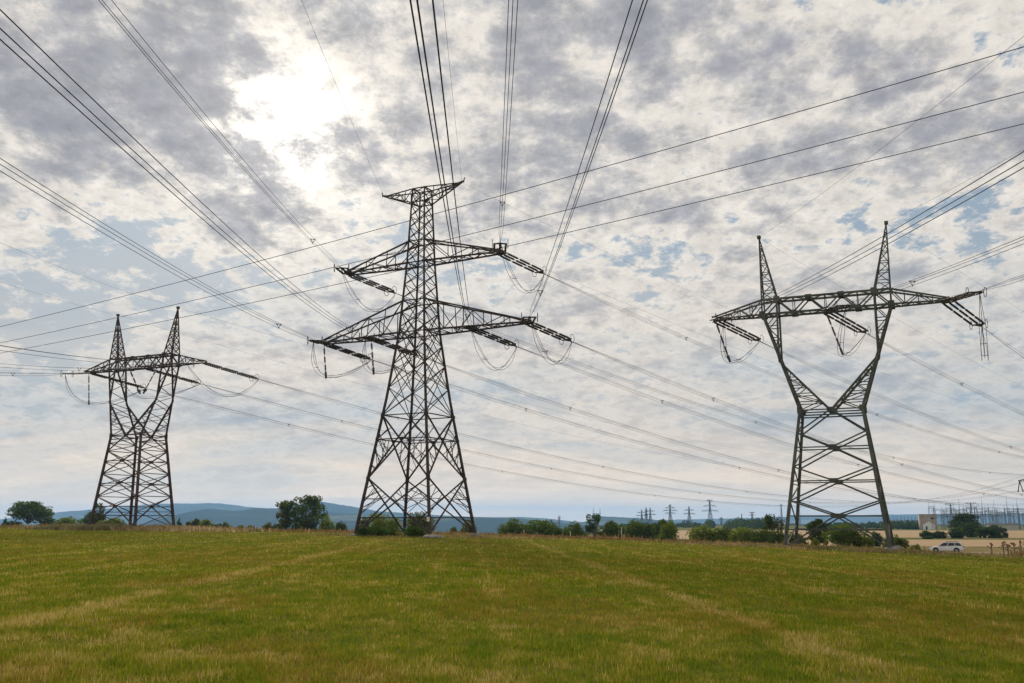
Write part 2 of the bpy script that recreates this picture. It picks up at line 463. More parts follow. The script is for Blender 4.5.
        m.bar(lerp3(E, (0, 0, zt), 0.08), (sx * (a + 0.25), 0, zt + 0.12), 0.16 * detail)
        m.bar((sx * (a + 0.2), 0, zt), (sx * (a + 0.32), 0, zt + 0.5), 0.07 * detail)
    m.build('shield_wire_arm', st, root)

def window_pylon(root, st, p, feet=True):
    hb, hd, zw, ww, wd, zc = p['hb'], p['hd'], p['zw'], p['ww'], p['wd'], p['zc']
    xo, xi, za, zt, tip, zp, xp = p['xo'], p['xi'], p['za'], p['zt'], p['tip'], p['zp'], p['xp']
    d = 0.75
    def cor(z, sx, sy):
        t = z / zw; return (sx * (hb + (ww - hb) * t), sy * (hd + (wd - hd) * t), z)
    for sx in (-1, 1):
        for sy in (-1, 1):
            m = MB(); m.bar(cor(0, sx, sy), cor(zw, sx, sy), 0.30, 0.24); m.build('leg', st, root)
            if feet: footing(root, *cor(0, sx, sy)[:2], M['concrete'], 1.7)
    b = MB()
    cz = [zw, zw * 0.727, zw * 0.487, zw * 0.243]; sz = [zw * 0.835, zw * 0.588, zw * 0.348]
    for sy in (-1, 1):
        mid = lambda z: (0, cor(z, 1, sy)[1], z)
        for i, z in enumerate(sz):
            for sx in (-1, 1):
                b.bar(mid(cz[i]), cor(z, sx, sy), 0.13); b.bar(cor(z, sx, sy), mid(cz[i + 1]), 0.13)
        for sx in (-1, 1): b.bar(mid(cz[3]), cor(0.35, sx, sy), 0.13)
        for z in cz + [zw * 0.148]: b.bar(cor(z, -1, sy), cor(z, 1, sy), 0.11)
        b.bar((-ww, sy * wd, zw - 0.5), (ww, sy * wd, zw - 0.5), 0.12)
        for z in cz[:4]: b.box((0, cor(z, 1, sy)[1] + sy * 0.02, z), (0.7, 0.09, 0.42))
    for sx in (-1, 1):
        for z0, z1 in zip([0.3] + sz[::-1], sz[::-1] + [zw]):
            zm = (z0 + z1) / 2
            b.bar(cor(z0, sx, -1), cor(zm, sx, 1), 0.10); b.bar(cor(zm, sx, 1), cor(z1, sx, -1), 0.10)
            if p.get('full'): b.bar(cor(z0, sx, 1), cor(zm, sx, -1), 0.09); b.bar(cor(zm, sx, -1), cor(z1, sx, 1), 0.09)
            b.bar(cor(z1, sx, -1), cor(z1, sx, 1), 0.10); b.bar(cor(zm, sx, -1), cor(zm, sx, 1), 0.08)
    b.build('body_bracing', st, root)
    for sx in (-1, 1):
        m = MB(); L = {}
        for sy in (-1, 1):
            W0 = (sx * ww, sy * wd, zw); O1 = (sx * xo, sy * d, za)
            C0 = (sx * 0.12, sy * wd, zw); K = (sx * xi, sy * (d + (wd - d) * 0.5), zc); I1 = (sx * xi, sy * d, zt)
            tk = (zc - zw) / (za - zw); OK = lerp3(W0, O1, tk)
            m.bar(W0, O1, 0.22, 0.18); m.bar(C0, K, 0.22, 0.18); m.bar(K, I1, 0.17)
            n = 6
            zigzag(m, W0, OK, C0, K, n, 0.08, 0, True)
            zigzag(m, OK, O1, K, (I1[0], I1[1], za), 4, 0.08, 1, True); m.bar(OK, K, 0.1)
            L[sy] = (W0, O1, C0, K, OK)
            m.box((sx * xo, sy * (d + 0.03), za + 0.05), (0.56, 0.1, 0.56)); m.box((sx * xi, sy * (d + 0.03), zt), (0.56, 0.1, 0.52))
            m.box((sx * ww, sy * (wd + 0.03), zw), (0.5, 0.1, 0.6))
        zigzag(m, L[-1][0], L[-1][1], L[1][0], L[1][1], 9, 0.075)
        zigzag(m, L[-1][2], L[-1][3], L[1][2], L[1][3], 6, 0.075)
        m.build('window_arm', st, root)
        k = MB(); A = (sx * xp, 0, zp)
        base = [(sx * xo, -d, zt), (sx * xo, d, zt), (sx * xi, d, zt), (sx * xi, -d, zt)]
        for q in base: k.bar(q, lerp3(q, A, 0.985), 0.13, 0.10)
        for i in range(4):
            q, q2 = base[i], base[(i + 1) % 4]
            zigzag(k, q, A, q2, A, 7, 0.065, i % 2, True, bool(p.get('full')))
        k.box((sx * xp, 0, zp), (0.34, 0.34, 0.3))
        k.build('peak', st, root)
    m = MB()
    tops = [-xi, -xi / 3, xi / 3, xi]; bots = [-xo, -xo / 2, 0, xo / 2, xo]
    for sy in (-1, 1):
        y = sy * d
        m.bar((-xo, y, za), (xo, y, za), 0.19); m.bar((-xo, y, zt), (xo, y, zt), 0.19)
        for i, t in enumerate(tops):
            m.bar((bots[i], y, za), (t, y, zt), 0.12); m.bar((t, y, zt), (bots[i + 1], y, za), 0.12)
            m.box((t, y + sy * 0.02, zt - 0.02), (0.6, 0.08, 0.4))
        for bb in bots: m.box((bb, y + sy * 0.02, za + 0.02), (0.6, 0.08, 0.4))
        for sx in (-1, 1): m.bar((sx * xo, y, za), (sx * xo, y, zt), 0.13)
        for t in (-xi * .66, 0, xi * .66): m.bar((t, y, za), (t, y, zt), 0.07)
    for z in (za, zt): zigzag(m, (-xo, -d, z), (xo, -d, z), (-xo, d, z), (xo, d, z), 8, 0.08, 0, True)
    for sx in (-1, 1):
        e = 0.4
        En, Ef = (sx * tip, -e, za), (sx * tip, e, za); Un, Uf = (sx * tip, -e, za + 0.25), (sx * tip, e, za + 0.25)
        Bn, Bf, Tn, Tf = (sx * xo, -d, za), (sx * xo, d, za), (sx * xo, -d, zt), (sx * xo, d, zt)
        for s_, e_ in ((Bn, En), (Bf, Ef), (Tn, Un), (Tf, Uf)): m.bar(s_, e_, 0.16, 0.13)
        zigzag(m, Bn, En, Tn, Un, 4, 0.08, 1, True); zigzag(m, Bf, Ef, Tf, Uf, 4, 0.08, 1, True); zigzag(m, Bn, En, Bf, Ef, 5, 0.08, 0, True)
        m.box((sx * tip, 0, za + 0.12), (0.5, 1.1, 0.34))
    m.build('crossarm', st, root)

# ---- insulators: ribbed strings between two fittings, along +X
def insulator_mesh(L, units=3):
    m = MB(); pts = []; rad = []
    ul = L / units
    for u in range(units):
        x0 = u * ul
        seq = [(0.0, .03), (.1, .03), (.11, .06)]
        n = 8
        for i in range(n):
            xx = 0.17 + (ul - 0.34) * i / n
            seq += [(xx, 0.115), (xx + (ul - 0.34) / n * 0.5, 0.10), (xx + (ul - 0.34) / n * 0.55, 0.045), (xx + (ul - 0.34) / n * 0.95, 0.045)]
        seq += [(ul - 0.12, .06), (ul - .11, .03)]
        for x, r in seq: pts.append((x0 + x, 0, 0)); rad.append(r)
    pts.append((L, 0, 0)); rad.append(.03)
    m.tube(pts, rad, 6)
    return m.mesh('insulator', M['insul'], True)
_ins = {}
def ins_mesh(L):
    k = round(L, 1)
    if k not in _ins: _ins[k] = insulator_mesh(L, 1 if L < 2.5 else 3)
    return _ins[k]

def frame_along(origin, dirv):
    x = Vector(dirv).normalized(); y = Vector((0, 0, 1)).cross(x).normalized(); z = x.cross(y)
    Mx = Matrix((x, y, z)).transposed().to_4x4(); Mx.translation = origin
    return Mx

def tension_string(root, A, dirv, L, n=3):
    """a set of parallel insulators from arm point A along dirv (world); returns end point"""
    Tinv = root_matrix(root).inverted()
    F = frame_along(A, dirv)
    m = MB()
    w = 0.54
    m.box((0.45, 0, 0), (0.08, 2 * w + 0.2, 0.12)); m.box((L - 0.75, 0, 0), (0.08, 2 * w + 0.2, 0.12))
    m.bar((0, 0, 0), (0.45, 0, 0), 0.09); m.bar((0.4, 0, 0), (L - 0.7, 0, 0), 0.03)
    m.poly([(L - .75, -w, .03), (L - .75, w, .03), (L - 0.2, 0.12, .03), (L - 0.2, -0.12, .03)]); m.poly([(L - .75, -w, -.03), (L - .2, -.12, -.03), (L - 0.2, 0.12, -.03), (L - .75, w, -.03)])
    m.bar((L - .25, 0, 0), (L, 0, 0), 0.09)
    o = link('insulator_string', m.xform(Tinv @ F).mesh('insulator_string', M['fitting']), root)
    li = L - 1.35
    for k in range(n):
        y = (k - (n - 1) / 2) * (2 * w / max(1, n - 1))
        link('insulator', ins_mesh(li), o, Tinv @ F @ Matrix.Translation((0.52, y, 0)))
    for sy in (-1, 1):
        r = MB(); r.tube([(L - 0.75 + 0.32 * math.cos(a), sy * (w + .18), 0.42 * math.sin(a)) for a in np.linspace(0, 2 * math.pi, 15)[:-1]], 0.03, 4, closed=True)
        link('grading_ring', r.xform(Tinv @ F).mesh('grading_ring', M['fitting']), o)
    return Vector(A) + Vector(dirv).normalized() * L

def root_matrix(root):
    return Matrix.Translation(root.location) @ Matrix.Rotation(root.rotation_euler.z, 4, 'Z')

def hang_string(root, A, L, lean=(0, 0)):
    Tinv = root_matrix(root).inverted()
    E = Vector((A[0] + lean[0], A[1] + lean[1], A[2] - L)); d = (E - Vector(A)).normalized()
    F = frame_along(A, d) if abs(d.z) < 0.999 else Matrix.Translation(A) @ Matrix.Rotation(math.pi / 2, 4, 'Y')
    m = MB(); m.bar((0, 0, 0), (0.35, 0, 0), 0.07); m.bar((0.3, 0, 0), (L + .3, 0, 0), 0.03); m.box((L - .15, 0, 0), (0.35, 0.5, 0.16)); m.box((L + .15, 0.0, 0), (0.5, 0.16, 0.2))
    o = link('suspension_string', m.xform(Tinv @ F).mesh('suspension_string', M['fitting']), root)
    link('insulator', ins_mesh(L - 0.6), o, Tinv @ F @ Matrix.Translation((0.32, 0, 0)))
    return E

def jumper(root, a, b, lowpt, n=3):
    Tinv = root_matrix(root).inverted()
    a, b, c = Vector(a), Vector(b), Vector(lowpt)
    ctrl = c * 2 - (a + b) * 0.5
    m = MB()
    h = Vector((b.y - a.y, a.x - b.x, 0)); h = h.normalized() if h.length > 0.01 else Vector((1, 0, 0))
    for k in range(n):
        off = h * ((k - (n - 1) / 2) * 0.26)
        pts = []
        for i in range(19):
            t = i / 18; pts.append(Tinv @ (a * (1 - t) ** 2 + ctrl * (2 * t * (1 - t)) + b * t * t + off * min(1, 6 * t, 6 * (1 - t))))
        m.tube([q + Vector((0, 0, -.22 * abs(k - 1) * min(1, 5 * i_ / 18, 5 * (1 - i_ / 18)))) for i_, q in enumerate(pts)], 0.02, 4)
    for t in (0.3, 0.7):
        p = a * (1 - t) ** 2 + ctrl * (2 * t * (1 - t)) + b * t * t
        m.bar(Tinv @ (p - h * 0.26), Tinv @ (p + h * 0.26), 0.035)
    m.build('jumper', M['wire'], root)

def local_to_world(root, p): return root_matrix(root) @ Vector(p)

# ---- the three near pylons
C = thing('lattice_pylon', 'tallest brown lattice pylon with two wide crossarms and a short top arm', 'pylon', (-9.4, 96, 0.02), R_(-27.36), 'large lattice pylons')
PC = dict(prof=[(0, 4.27), (13.54, 2.305), (20.35, 1.5), (27.68, 1.035), (35.7, 0.72)], zl=20.35, zu=27.68, hl=3.3, hu=2.3, al=12.2, au=9.2, at=4.8, inner=6.0)
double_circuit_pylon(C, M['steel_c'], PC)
m = MB(); m.box((4.27 - 0.25, -4.27 + 0.28 - 0.22, 1.75), (0.3, 0.03, 0.42)); m.build('warning_plate', M['white'], C)
PR = dict(hb=4.475, hd=3.675, zw=12.93, ww=2.774, wd=1.158, zc=17.74, xo=5.87, xi=4.45, za=22.5, zt=23.95, tip=10.6, zp=30.53, xp=5.94)
Rp = thing('lattice_pylon', 'green grey lattice pylon with a V-shaped window and two peaks', 'pylon', (30.109, 90, -1.073), R_(-23.72), 'large lattice pylons')
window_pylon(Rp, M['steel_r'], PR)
PL = dict(hb=4.12, hd=3.42, zw=12.5, ww=2.75, wd=2.2, zc=17.2, xo=5.75, xi=4.35, za=21.95, zt=23.4, tip=10.7, zp=29.9, xp=5.68, full=True)
Lp = thing('lattice_pylon', 'reddish brown lattice pylon with two peaks, standing in dry weeds', 'pylon', (-50.92, 131.1, 0.437), R_(-25.73), 'large lattice pylons')
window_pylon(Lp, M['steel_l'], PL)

# ------------------------------------------------------------------ conductors
def wire_fn(A, beta, a, b):
    sx, sy = math.sin(R_(beta)), math.cos(R_(beta))
    return lambda s: Vector((A[0] + s * sx, A[1] + s * sy, A[2] + a * s + b * s * s))

def span_points(fn, s0, s1, near):
    n = 70 if near else 60
    t = np.linspace(0, 1, n)
    return [fn(s0 + (s1 - s0) * k) for k in t]

def conductor(A, beta, a, b, s0, s1, label, group, near, three=True):
    fn = wire_fn(A, beta, a, b)
    hx = Vector((math.cos(R_(beta)), -math.sin(R_(beta)), 0))
    if not three:
        o = MB(); o.tube(span_points(fn, s0, s1, near), 0.010, 4)
        ob = o.build('shield_wire', M['wire']); tag(ob, label, 'shield wire', group)
        return
    root = thing('conductor_bundle', label, 'power line', tuple(fn(s0)), 0, group)
    base = Vector(fn(s0))
    offs = [hx * 0.02 + Vector((0, 0, -0.18)), hx * -0.17 + Vector((0, 0, 0.11)), hx * 0.17 + Vector((0, 0, 0.13))]
    for k, of in enumerate(offs):
        m = MB(); P = span_points(fn, s0, s1, near)
        m.tube([p - base + of * min(1.0, (0.12 + i * 0.5)) for i, p in enumerate(P)], 0.0150, 4); m.build('wire', M['wire'], root)
    s = s0 + (18 if near else 24)
    while s < s1 - 4:
        p = fn(s) - base; m = MB()
        for k in range(3): m.bar(p + offs[k], p + offs[(k + 1) % 3], 0.035)
        for k in range(3): m.bar(p + offs[k] - Vector((0, 0, .06)), p + offs[k] + Vector((0, 0, .06)), 0.06)
        m.build('spacer', M['fitting'], root)
        s += 110 if near else 48

def slope_dir(beta, a):
    return Vector((math.sin(R_(beta)), math.cos(R_(beta)), a))

al, au, at_, zl, zu, zt = 12.2, 9.2, 4.8, 20.35, 27.68, 35.7
CA = {'UR': (au, 0, zu), 'UL': (-au, 0, zu), 'LRt': (al, 0, zl), 'LLt': (-al, 0, zl), 'LRi': (6.0, 0, zl), 'LLi': (-6.0, 0, zl), 'GL': (-at_, 0, zt), 'GR': (at_, 0, zt)}
DR = {'L': (-10.6, 0, 22.5), 'M': (0, 0, 22.5), 'R': (10.6, 0, 22.5), 'GL': (-5.94, 0, 30.5), 'GR': (5.94, 0, 30.5)}
DL = {'L': (-10.6, 0, 21.95), 'M': (0, 0, 21.95), 'R': (10.6, 0, 21.95), 'GL': (-5.68, 0, 29.9), 'GR': (5.68, 0, 29.9)}
WHERE = {'UR': 'upper right arm tip', 'UL': 'upper left arm tip', 'LRt': 'lower right arm tip', 'LLt': 'lower left arm tip', 'LRi': 'lower right arm middle', 'LLi': 'lower left arm middle',
         'L': 'left arm tip', 'M': 'crossarm middle', 'R': 'right arm tip', 'GL': 'left', 'GR': 'right'}
lines = [
    (C, 'middle', CA, 6.4, 7.0, 375, 235, 4.84e-4,
     {'UR': (46.45, -.1689), 'LRt': (46.45, -.1728), 'LRi': (46.45, -.1713), 'UL': (46.45, -.1728), 'LLt': (46.45, -.1714), 'LLi': (46.45, -.1778), 'GL': (46.45, -.1509), 'GR': (46.45, -.144)},
     {'UL': (176.86, -.1593), 'LLt': (177.14, -.1365), 'LLi': (175.58, -.1697), 'UR': (178.76, -.148), 'LRt': (178.74, -.1327), 'LRi': (178.06, -.1774), 'GL': (178.01, -.1194), 'GR': (178.48, -.1171)}),
    (Rp, 'right', DR, 8.2, 8.0, 375, 230, 4.5e-4,
     {'L': (45.7, -.143), 'M': (45.7, -.1373), 'R': (45.7, -.1609), 'GL': (45.7, -.1354), 'GR': (45.7, -.0954)},
     {'L': (186.1, -.1842), 'M': (185.71, -.1545), 'R': (186.32, -.1286), 'GL': (184.26, -.1723), 'GR': (185.22, -.1567)}),
    (Lp, 'left', DL, 8.6, 10.5, 366, 260, 4.6e-4,
     {'R': (46.53, -.1722), 'M': (46.53, -.173), 'L': (46.53, -.1771), 'GL': (46.53, -.1545), 'GR': (46.53, -.1391)},
     {'R': (171.94, -.1798), 'M': (171.94, -.1747), 'L': (171.94, -.1694), 'GL': (171.94, -.1491), 'GR': (171.94, -.1642)}),
]
for root, nick, att, Lf, Ln, sf, sn_, bb, far, near in lines:
    ends = {}
    for dct, isnear, Ls, smax in ((far, False, Lf, sf), (near, True, Ln, sn_)):
        for k, (be, a) in dct.items():
            A = local_to_world(root, att[k]); g = k[0] == 'G'
            b = bb * (0.75 if g else 1.0)
            way = 'sweeping overhead' if isnear else 'running off lower right'
            if nick == 'left' and isnear: way = 'running out past the left edge'
            if nick == 'right' and isnear: way = 'rising to the upper right'
            if g:
                top = {'middle': 'end of the middle pylon\'s top arm', 'right': 'peak of the right pylon', 'left': 'peak of the left pylon'}[nick]
                conductor(A, be, a, b, 0.15, smax, 'thin wire from the %s %s, %s' % (WHERE[k], top, way), 'thin shield wires', isnear, False)
            else:
                fn = wire_fn(A, be, a, b)
                E = tension_string(root, A, fn(Ls) - Vector(A), Ls)
                ends[(k, isnear)] = E
                conductor(A, be, a, b, Ls, smax, 'triple cable from the %s pylon\'s %s, %s' % (nick, WHERE[k], way), 'triple conductor bundles', isnear)
    for k in far:
        if k[0] == 'G': continue
        A = local_to_world(root, att[k])
        hang = (nick == 'middle' and k in ('LLt', 'LLi')) or (nick == 'right' and k in ('L', 'M')) or (nick == 'left' and k in ('L',))
        if hang:
            lean = (1.1, -0.6) if nick == 'right' else (0.3, 0.1)
            low = hang_string(root, A + Vector((0, 0, -0.1)), {'middle': 3.3, 'right': 4.1, 'left': 4.1}[nick], lean)
        elif nick == 'left' and k == 'M':
            ax = root_matrix(root).to_3x3() @ Vector((1, 0, 0))
            low = A + Vector((0, 0, -4.0))
            for sx in (-1, 1): hang_string(root, A + ax * (2.6 * sx) + Vector((0, 0, -.1)), 3.8, (-ax * 2.5 * sx)[:2])
        else:
            low = (ends[(k, False)] + ends[(k, True)]) * 0.5 + Vector((0, 0, -4.3 if nick == 'right' else -3.0))
        jumper(root, ends[(k, False)], ends[(k, True)], low)

# three single conductors of another line crossing behind the middle pylon
beD = 122.78
dx, dy = math.sin(R_(beD)), math.cos(R_(beD))
for i, (dz, da, lab) in enumerate(((0.902, .0055, 'highest'), (-0.269, -.0003, 'middle'), (-0.633, -.0052, 'lowest'))):
    ox, oy = -dy * 6.698 * i * -1, 110 - dx * 6.698 * i * -1
    ox, oy = dy * -6.698 * i, 110 + dx * 6.698 * i
    m = MB(); pts = []
    for s in np.linspace(-280, 175, 90):
        pts.append((ox + s * dx, oy + s * dy, 39.43 + dz + (0.0484 + da) * s + 1.22e-4 * s * s))
    m.tube(pts, 0.044, 5)
    tag(m.build('overhead_cable', M['wire']), lab + ' of three parallel black cables crossing the whole sky', 'power line', 'cables crossing the whole sky')

# ------------------------------------------------------------------ vegetation
DARK = [(0.050, 0.072, 0.012), (0.072, 0.098, 0.016), (0.10, 0.125, 0.022)]
MIDG = [(0.070, 0.105, 0.012), (0.10, 0.135, 0.016), (0.145, 0.165, 0.024)]
LIGHT = [(0.115, 0.15, 0.018), (0.16, 0.185, 0.024), (0.20, 0.21, 0.034)]
OLIVE = [(0.085, 0.09, 0.02), (0.12, 0.12, 0.026), (0.165, 0.145, 0.034)]
BLUISH = [(0.032, 0.058, 0.022), (0.045, 0.072, 0.026), (0.065, 0.09, 0.032)]
BROWN = [(0.09, 0.07, 0.035), (0.12, 0.09, 0.045), (0.075, 0.075, 0.03)]

def leaf_mesh(lobes, n, size, cols, r, fill=0.55):
    """n leaf blades spread through a set of ellipsoid lobes [(centre, radii)]"""
    vol = np.array([a[1][0] * a[1][1] * a[1][2] for a in lobes]) ** 0.72
    idx = r.choice(len(lobes), n, p=vol / vol.sum())
    c = np.array([a[0] for a in lobes])[idx]; rad = np.array([a[1] for a in lobes])[idx]
    d = r.normal(size=(n, 3)); d /= np.linalg.norm(d, axis=1)[:, None]
    rr = r.random(n) ** (1 / 3.) * (1 - fill) + fill
    rr *= 1 + 0.16 * r.normal(size=n) * (r.random(n) < 0.35)
    p = c + d * rad * rr[:, None]
    u = r.normal(size=(n, 3)); u /= np.linalg.norm(u, axis=1)[:, None]
    nrm = d * 0.6 + r.normal(size=(n, 3)) * 0.6
    v = np.cross(nrm, u); v /= np.linalg.norm(v, axis=1)[:, None] + 1e-9
    u = np.cross(v, nrm); u /= np.linalg.norm(u, axis=1)[:, None] + 1e-9
    s = size * (0.55 + 0.9 * r.random(n))[:, None]
    V = np.stack([p - u * s * .5, p + v * s * .32, p + u * s * .55, p - v * s * .32], 1).reshape(-1, 3)
    F = np.arange(n * 4).reshape(n, 4)
    cols = np.array(cols); lobe_t = r.random(len(lobes)) * 1.2 - 0.6
    t = np.clip(lobe_t[idx] + r.random(n) * 2.0, 0, 1.999)
    k = t.astype(int); f = (t - k)[:, None]
    cc = cols[k] * (1 - f) + cols[k + 1] * f
    cc = cc * (0.85 + 0.3 * r.random(n))[:, None] * np.array((0.98, 1.1, 0.64))
    return V, F, np.repeat(cc, 4, 0)

def plant(kind, px, ytop, wpx, Y, label, cat, group=None, cols=MIDG, seed=0, name=None, n=None, lean=0.0, hscale=1.0):
    r = np.random.default_rng(seed + 100)
    x, y = at(px, Y)
    zg = gz(x, y); H = (h_at(ytop, Y) - zg) * hscale; W = wpx / 960.0 * Y
    root = thing(name or {'tree': 'tree', 'bush': 'bush', 'conifer': 'conifer', 'oak': 'tree', 'twiggy': 'tree'}[kind], label, cat, (x, y, zg - 0.05), float(r.random() * 6.28) if kind in ('bush', 'conifer') else 0.0, group)
    lobes = []; tr = MB()
    hw = W / 2
    if kind == 'bush':
        nl = 18
        for i in range(nl):
            a = r.random() * 6.283; q = math.sqrt(r.random()) * 0.72
            top = math.sqrt(max(0.0, 1 - q * q)) * H
            rz = H * (0.16 + 0.12 * r.random())
            zc = max(rz * 0.8, top * (0.25 + 0.66 * r.random()) - rz * 0.2)
            rr = W * (0.13 + 0.09 * r.random())
            lobes.append(((math.cos(a) * q * hw, math.sin(a) * q * hw, min(zc, H - rz * 1.02)), (rr, rr, rz)))
        lobes.append(((0, 0, H * 0.42), (hw * 0.74, hw * 0.74, H * 0.42)))
        for i in range(5):
            a = r.random() * 6.283
            tr.bar((0, 0, 0), (math.cos(a) * hw * .5, math.sin(a) * hw * .5, H * .55), 0.09, 0.03)
    elif kind == 'conifer':
        for i in range(9):
            t = i / 8; rad = hw * (1 - t * 0.86)
            for k in range(4 if t < 0.7 else 2):
                a = r.random() * 6.283
                lobes.append(((math.cos(a) * rad * .5, math.sin(a) * rad * .5, H * (0.14 + 0.8 * t)), (rad * .6, rad * .6, H * 0.075)))
        tr.bar((0, 0, 0), (0, 0, H * .9), 0.25, 0.05)
    else:
        th = H * (0.22 if kind != 'twiggy' else 0.1)
        tr.tube([(0, 0, -0.1), (lean * .1, 0, th * .5), (lean * .3, 0.05, th)], [0.035 * H, 0.027 * H, 0.022 * H], 8)
        nb = 20 if kind == 'oak' else (17 if kind == 'tree' else 13)
        for i in range(nb):
            a = 6.283 * i * 0.618 + r.random() * .4
            if kind in ('oak', 'tree'):
                zc_, rz_ = (0.64, 0.25) if kind == 'oak' else (0.60, 0.33)
                cz_ = 1 - 1.75 * (i + .5) / nb if kind == 'oak' else 1 - 1.95 * (i + .5) / nb
                sr = math.sqrt(max(0.05, 1 - cz_ * cz_)) * (0.75 + .25 * r.random())
                e = (math.cos(a) * sr * hw * .74 + lean, math.sin(a) * sr * hw * .7, H * (zc_ + rz_ * cz_))
                rr = (W * .155, W * .15, H * .125) if kind == 'oak' else (W * .12, W * .12, H * .088)
            else:
                t = r.random(); q = .35 + .65 * r.random(); e = (math.cos(a) * hw * .75 * (1 - .4 * t), math.sin(a) * hw * .7, H * (0.2 + 0.75 * t)); rr = (W * .12, W * .12, H * .12)
            e = (e[0], e[1], min(e[2], H - rr[2] * 1.05))
            md = lerp3((lean * .3, 0, th), e, 0.55); md = (md[0] + r.normal() * .03 * W, md[1], md[2] + 0.03 * H)
            tr.tube([(lean * .25, 0.03, th * .9), md, e], [0.015 * H, 0.009 * H, 0.004 * H], 6)
            for j in range(3):
                k = 0.6 + 0.55 * r.random()
                o = r.normal(size=3) * np.array([rr[0], rr[1], rr[2] * .8]) * .6
                c_ = (e[0] + o[0], e[1] + o[1], min(e[2] + o[2], H - rr[2] * k))
                lobes.append((c_, (rr[0] * k, rr[1] * k, rr[2] * k)))
                tr.bar(md, c_, 0.007 * H, 0.003 * H)
        lobes.append(((lean, 0, H * .88), (W * .12, W * .12, H * .12)))
    tr.build('trunk' if kind != 'bush' else 'stems', M['bark'], root)
    px_m = Y / 960.0
    size = max(0.2, px_m * 1.55)
    if n is None:
        n = int({'bush': 11, 'tree': 10, 'oak': 12, 'conifer': 8, 'twiggy': 4.0}[kind] * W * H / (size * size)) + 350
        n = min(n, 9000)
    V, F, cc = leaf_mesh(lobes, n, size, cols, r, 0.45)
    lo, hi = np.percentile(V[:, 0], [1, 99]); kx = W / (hi - lo); cx_ = (lo + hi) / 2 - lean * 0.0
    V[:, 0] = (V[:, 0] - cx_) * kx; V[:, 1] *= kx
    top = np.percentile(V[:, 2], 99.6); V[:, 2] *= (H / top)
    V[:, 2] = np.maximum(V[:, 2], 0.0)
    link('crown' if kind != 'bush' else 'foliage', mesh_np('crown', V, F, M['leaf'], cc), root)
    return root

GL_ = 'trees and bushes along the left horizon'
plant('oak', 27, 501.5, 42, 320, 'broad dark spreading tree, leftmost big tree on the horizon', 'tree', GL_, DARK, 1)
plant('conifer', 4.5, 517.5, 8, 330, 'tiny dark pointed tree at the left edge beside the spreading tree', 'tree', GL_, BLUISH, 2)
plant('bush', 50, 517, 16, 318, 'dark bush tucked under the right side of the leftmost spreading tree', 'bush', GL_, DARK, 3)
plant('bush', 12, 521, 14, 318, 'low dark bush at the foot of the leftmost spreading tree', 'bush', GL_, DARK, 4)
plant('bush', 67, 517, 25, 300, 'wide bright green bush between the spreading tree and the left pylon', 'bush', GL_, LIGHT, 5)
plant('twiggy', 95, 503, 15, 290, 'tall thin dark tree with a high top tuft, behind the left pylon', 'tree', GL_, DARK, 6)
plant('bush', 92, 512, 20, 288, 'dark rounded bush at the foot of the thin tree by the left pylon', 'bush', GL_, DARK, 61)
plant('bush', 110, 518, 24, 285, 'light green low bush seen between the legs of the left pylon', 'bush', GL_, LIGHT, 7)
plant('conifer', 178.5, 518, 8, 270, 'small dark pointed tree just right of the left pylon', 'conifer', GL_, BLUISH, 8, 'conifer')
plant('bush', 189, 521.5, 8, 270, 'small dark bush, first right of the pointed tree', 'bush', GL_, DARK, 9)
plant('tree', 195, 518.5, 8, 268, 'slim olive sapling between two bushes right of the left pylon', 'tree', GL_, OLIVE, 10)
plant('bush', 205, 519.5, 13, 265, 'bright green round bush right of the slim sapling', 'bush', GL_, LIGHT, 11)
plant('bush', 214, 524, 7, 262, 'very small olive bush right of the bright green round one', 'bush', GL_, OLIVE, 12)
plant('bush', 224, 522.5, 13, 258, 'dark green bush with a pointed top in front of the dark blue hill', 'bush', GL_, DARK, 13)
plant('bush', 240, 525, 12, 255, 'low ragged olive bush under the dark blue hill', 'bush', GL_, OLIVE, 14)
plant('bush', 250, 525.5, 8, 252, 'low dark bush, last before the gap left of the leafy tree group', 'bush', GL_, DARK, 15)
GT_ = 'tree group left of the middle pylon'
plant('tree', 306, 495.5, 37, 240, 'tall leafy tree with a full crown, left of the middle pylon', 'tree', GT_, DARK, 20, n=4300)
plant('tree', 285, 500.5, 18, 242, 'slimmer leaning tree attached to the left of the tall leafy tree', 'tree', GT_, OLIVE, 21)
plant('bush', 267, 522.5, 11, 236, 'small olive bush left of the leafy trees', 'bush', GT_, OLIVE, 22)
plant('bush', 279, 524, 13, 236, 'dark bush under the slimmer leaning tree', 'bush', GT_, DARK, 23)
plant('bush', 300, 521.5, 14, 236, 'dark undergrowth bush at the foot of the tall leafy tree', 'bush', GT_, DARK, 24)
plant('bush', 313, 523.5, 9, 238, 'dark bush between the tall leafy tree and the light green one', 'bush', GT_, DARK, 25)
plant('bush', 326, 516.5, 18, 230, 'light green pointed bush right of the tall leafy tree', 'bush', GT_, LIGHT, 26)
plant('bush', 342, 521.5, 13, 226, 'dark round bush standing alone left of the middle pylon', 'bush', GT_, DARK, 27)
GP_ = 'bushes behind the middle pylon'
plant('bush', 364, 517.5, 14, 215, 'dark bush seen behind the left leg of the middle pylon', 'bush', GP_, DARK, 30)
plant('bush', 384, 513.5, 27, 205, 'light green bush behind the left half of the middle pylon', 'bush', GP_, LIGHT, 31)
plant('bush', 417.5, 512.5, 26, 200, 'large round olive bush behind the centre of the middle pylon', 'bush', GP_, OLIVE, 32)
plant('bush', 453, 527, 9, 205, 'very small bush behind the middle pylon, between its two right legs', 'bush', GP_, MIDG, 33)
plant('bush', 467, 520, 17, 205, 'olive bush behind the right leg of the middle pylon', 'bush', GP_, OLIVE, 34)
GB_ = 'row of round bushes right of the middle pylon'
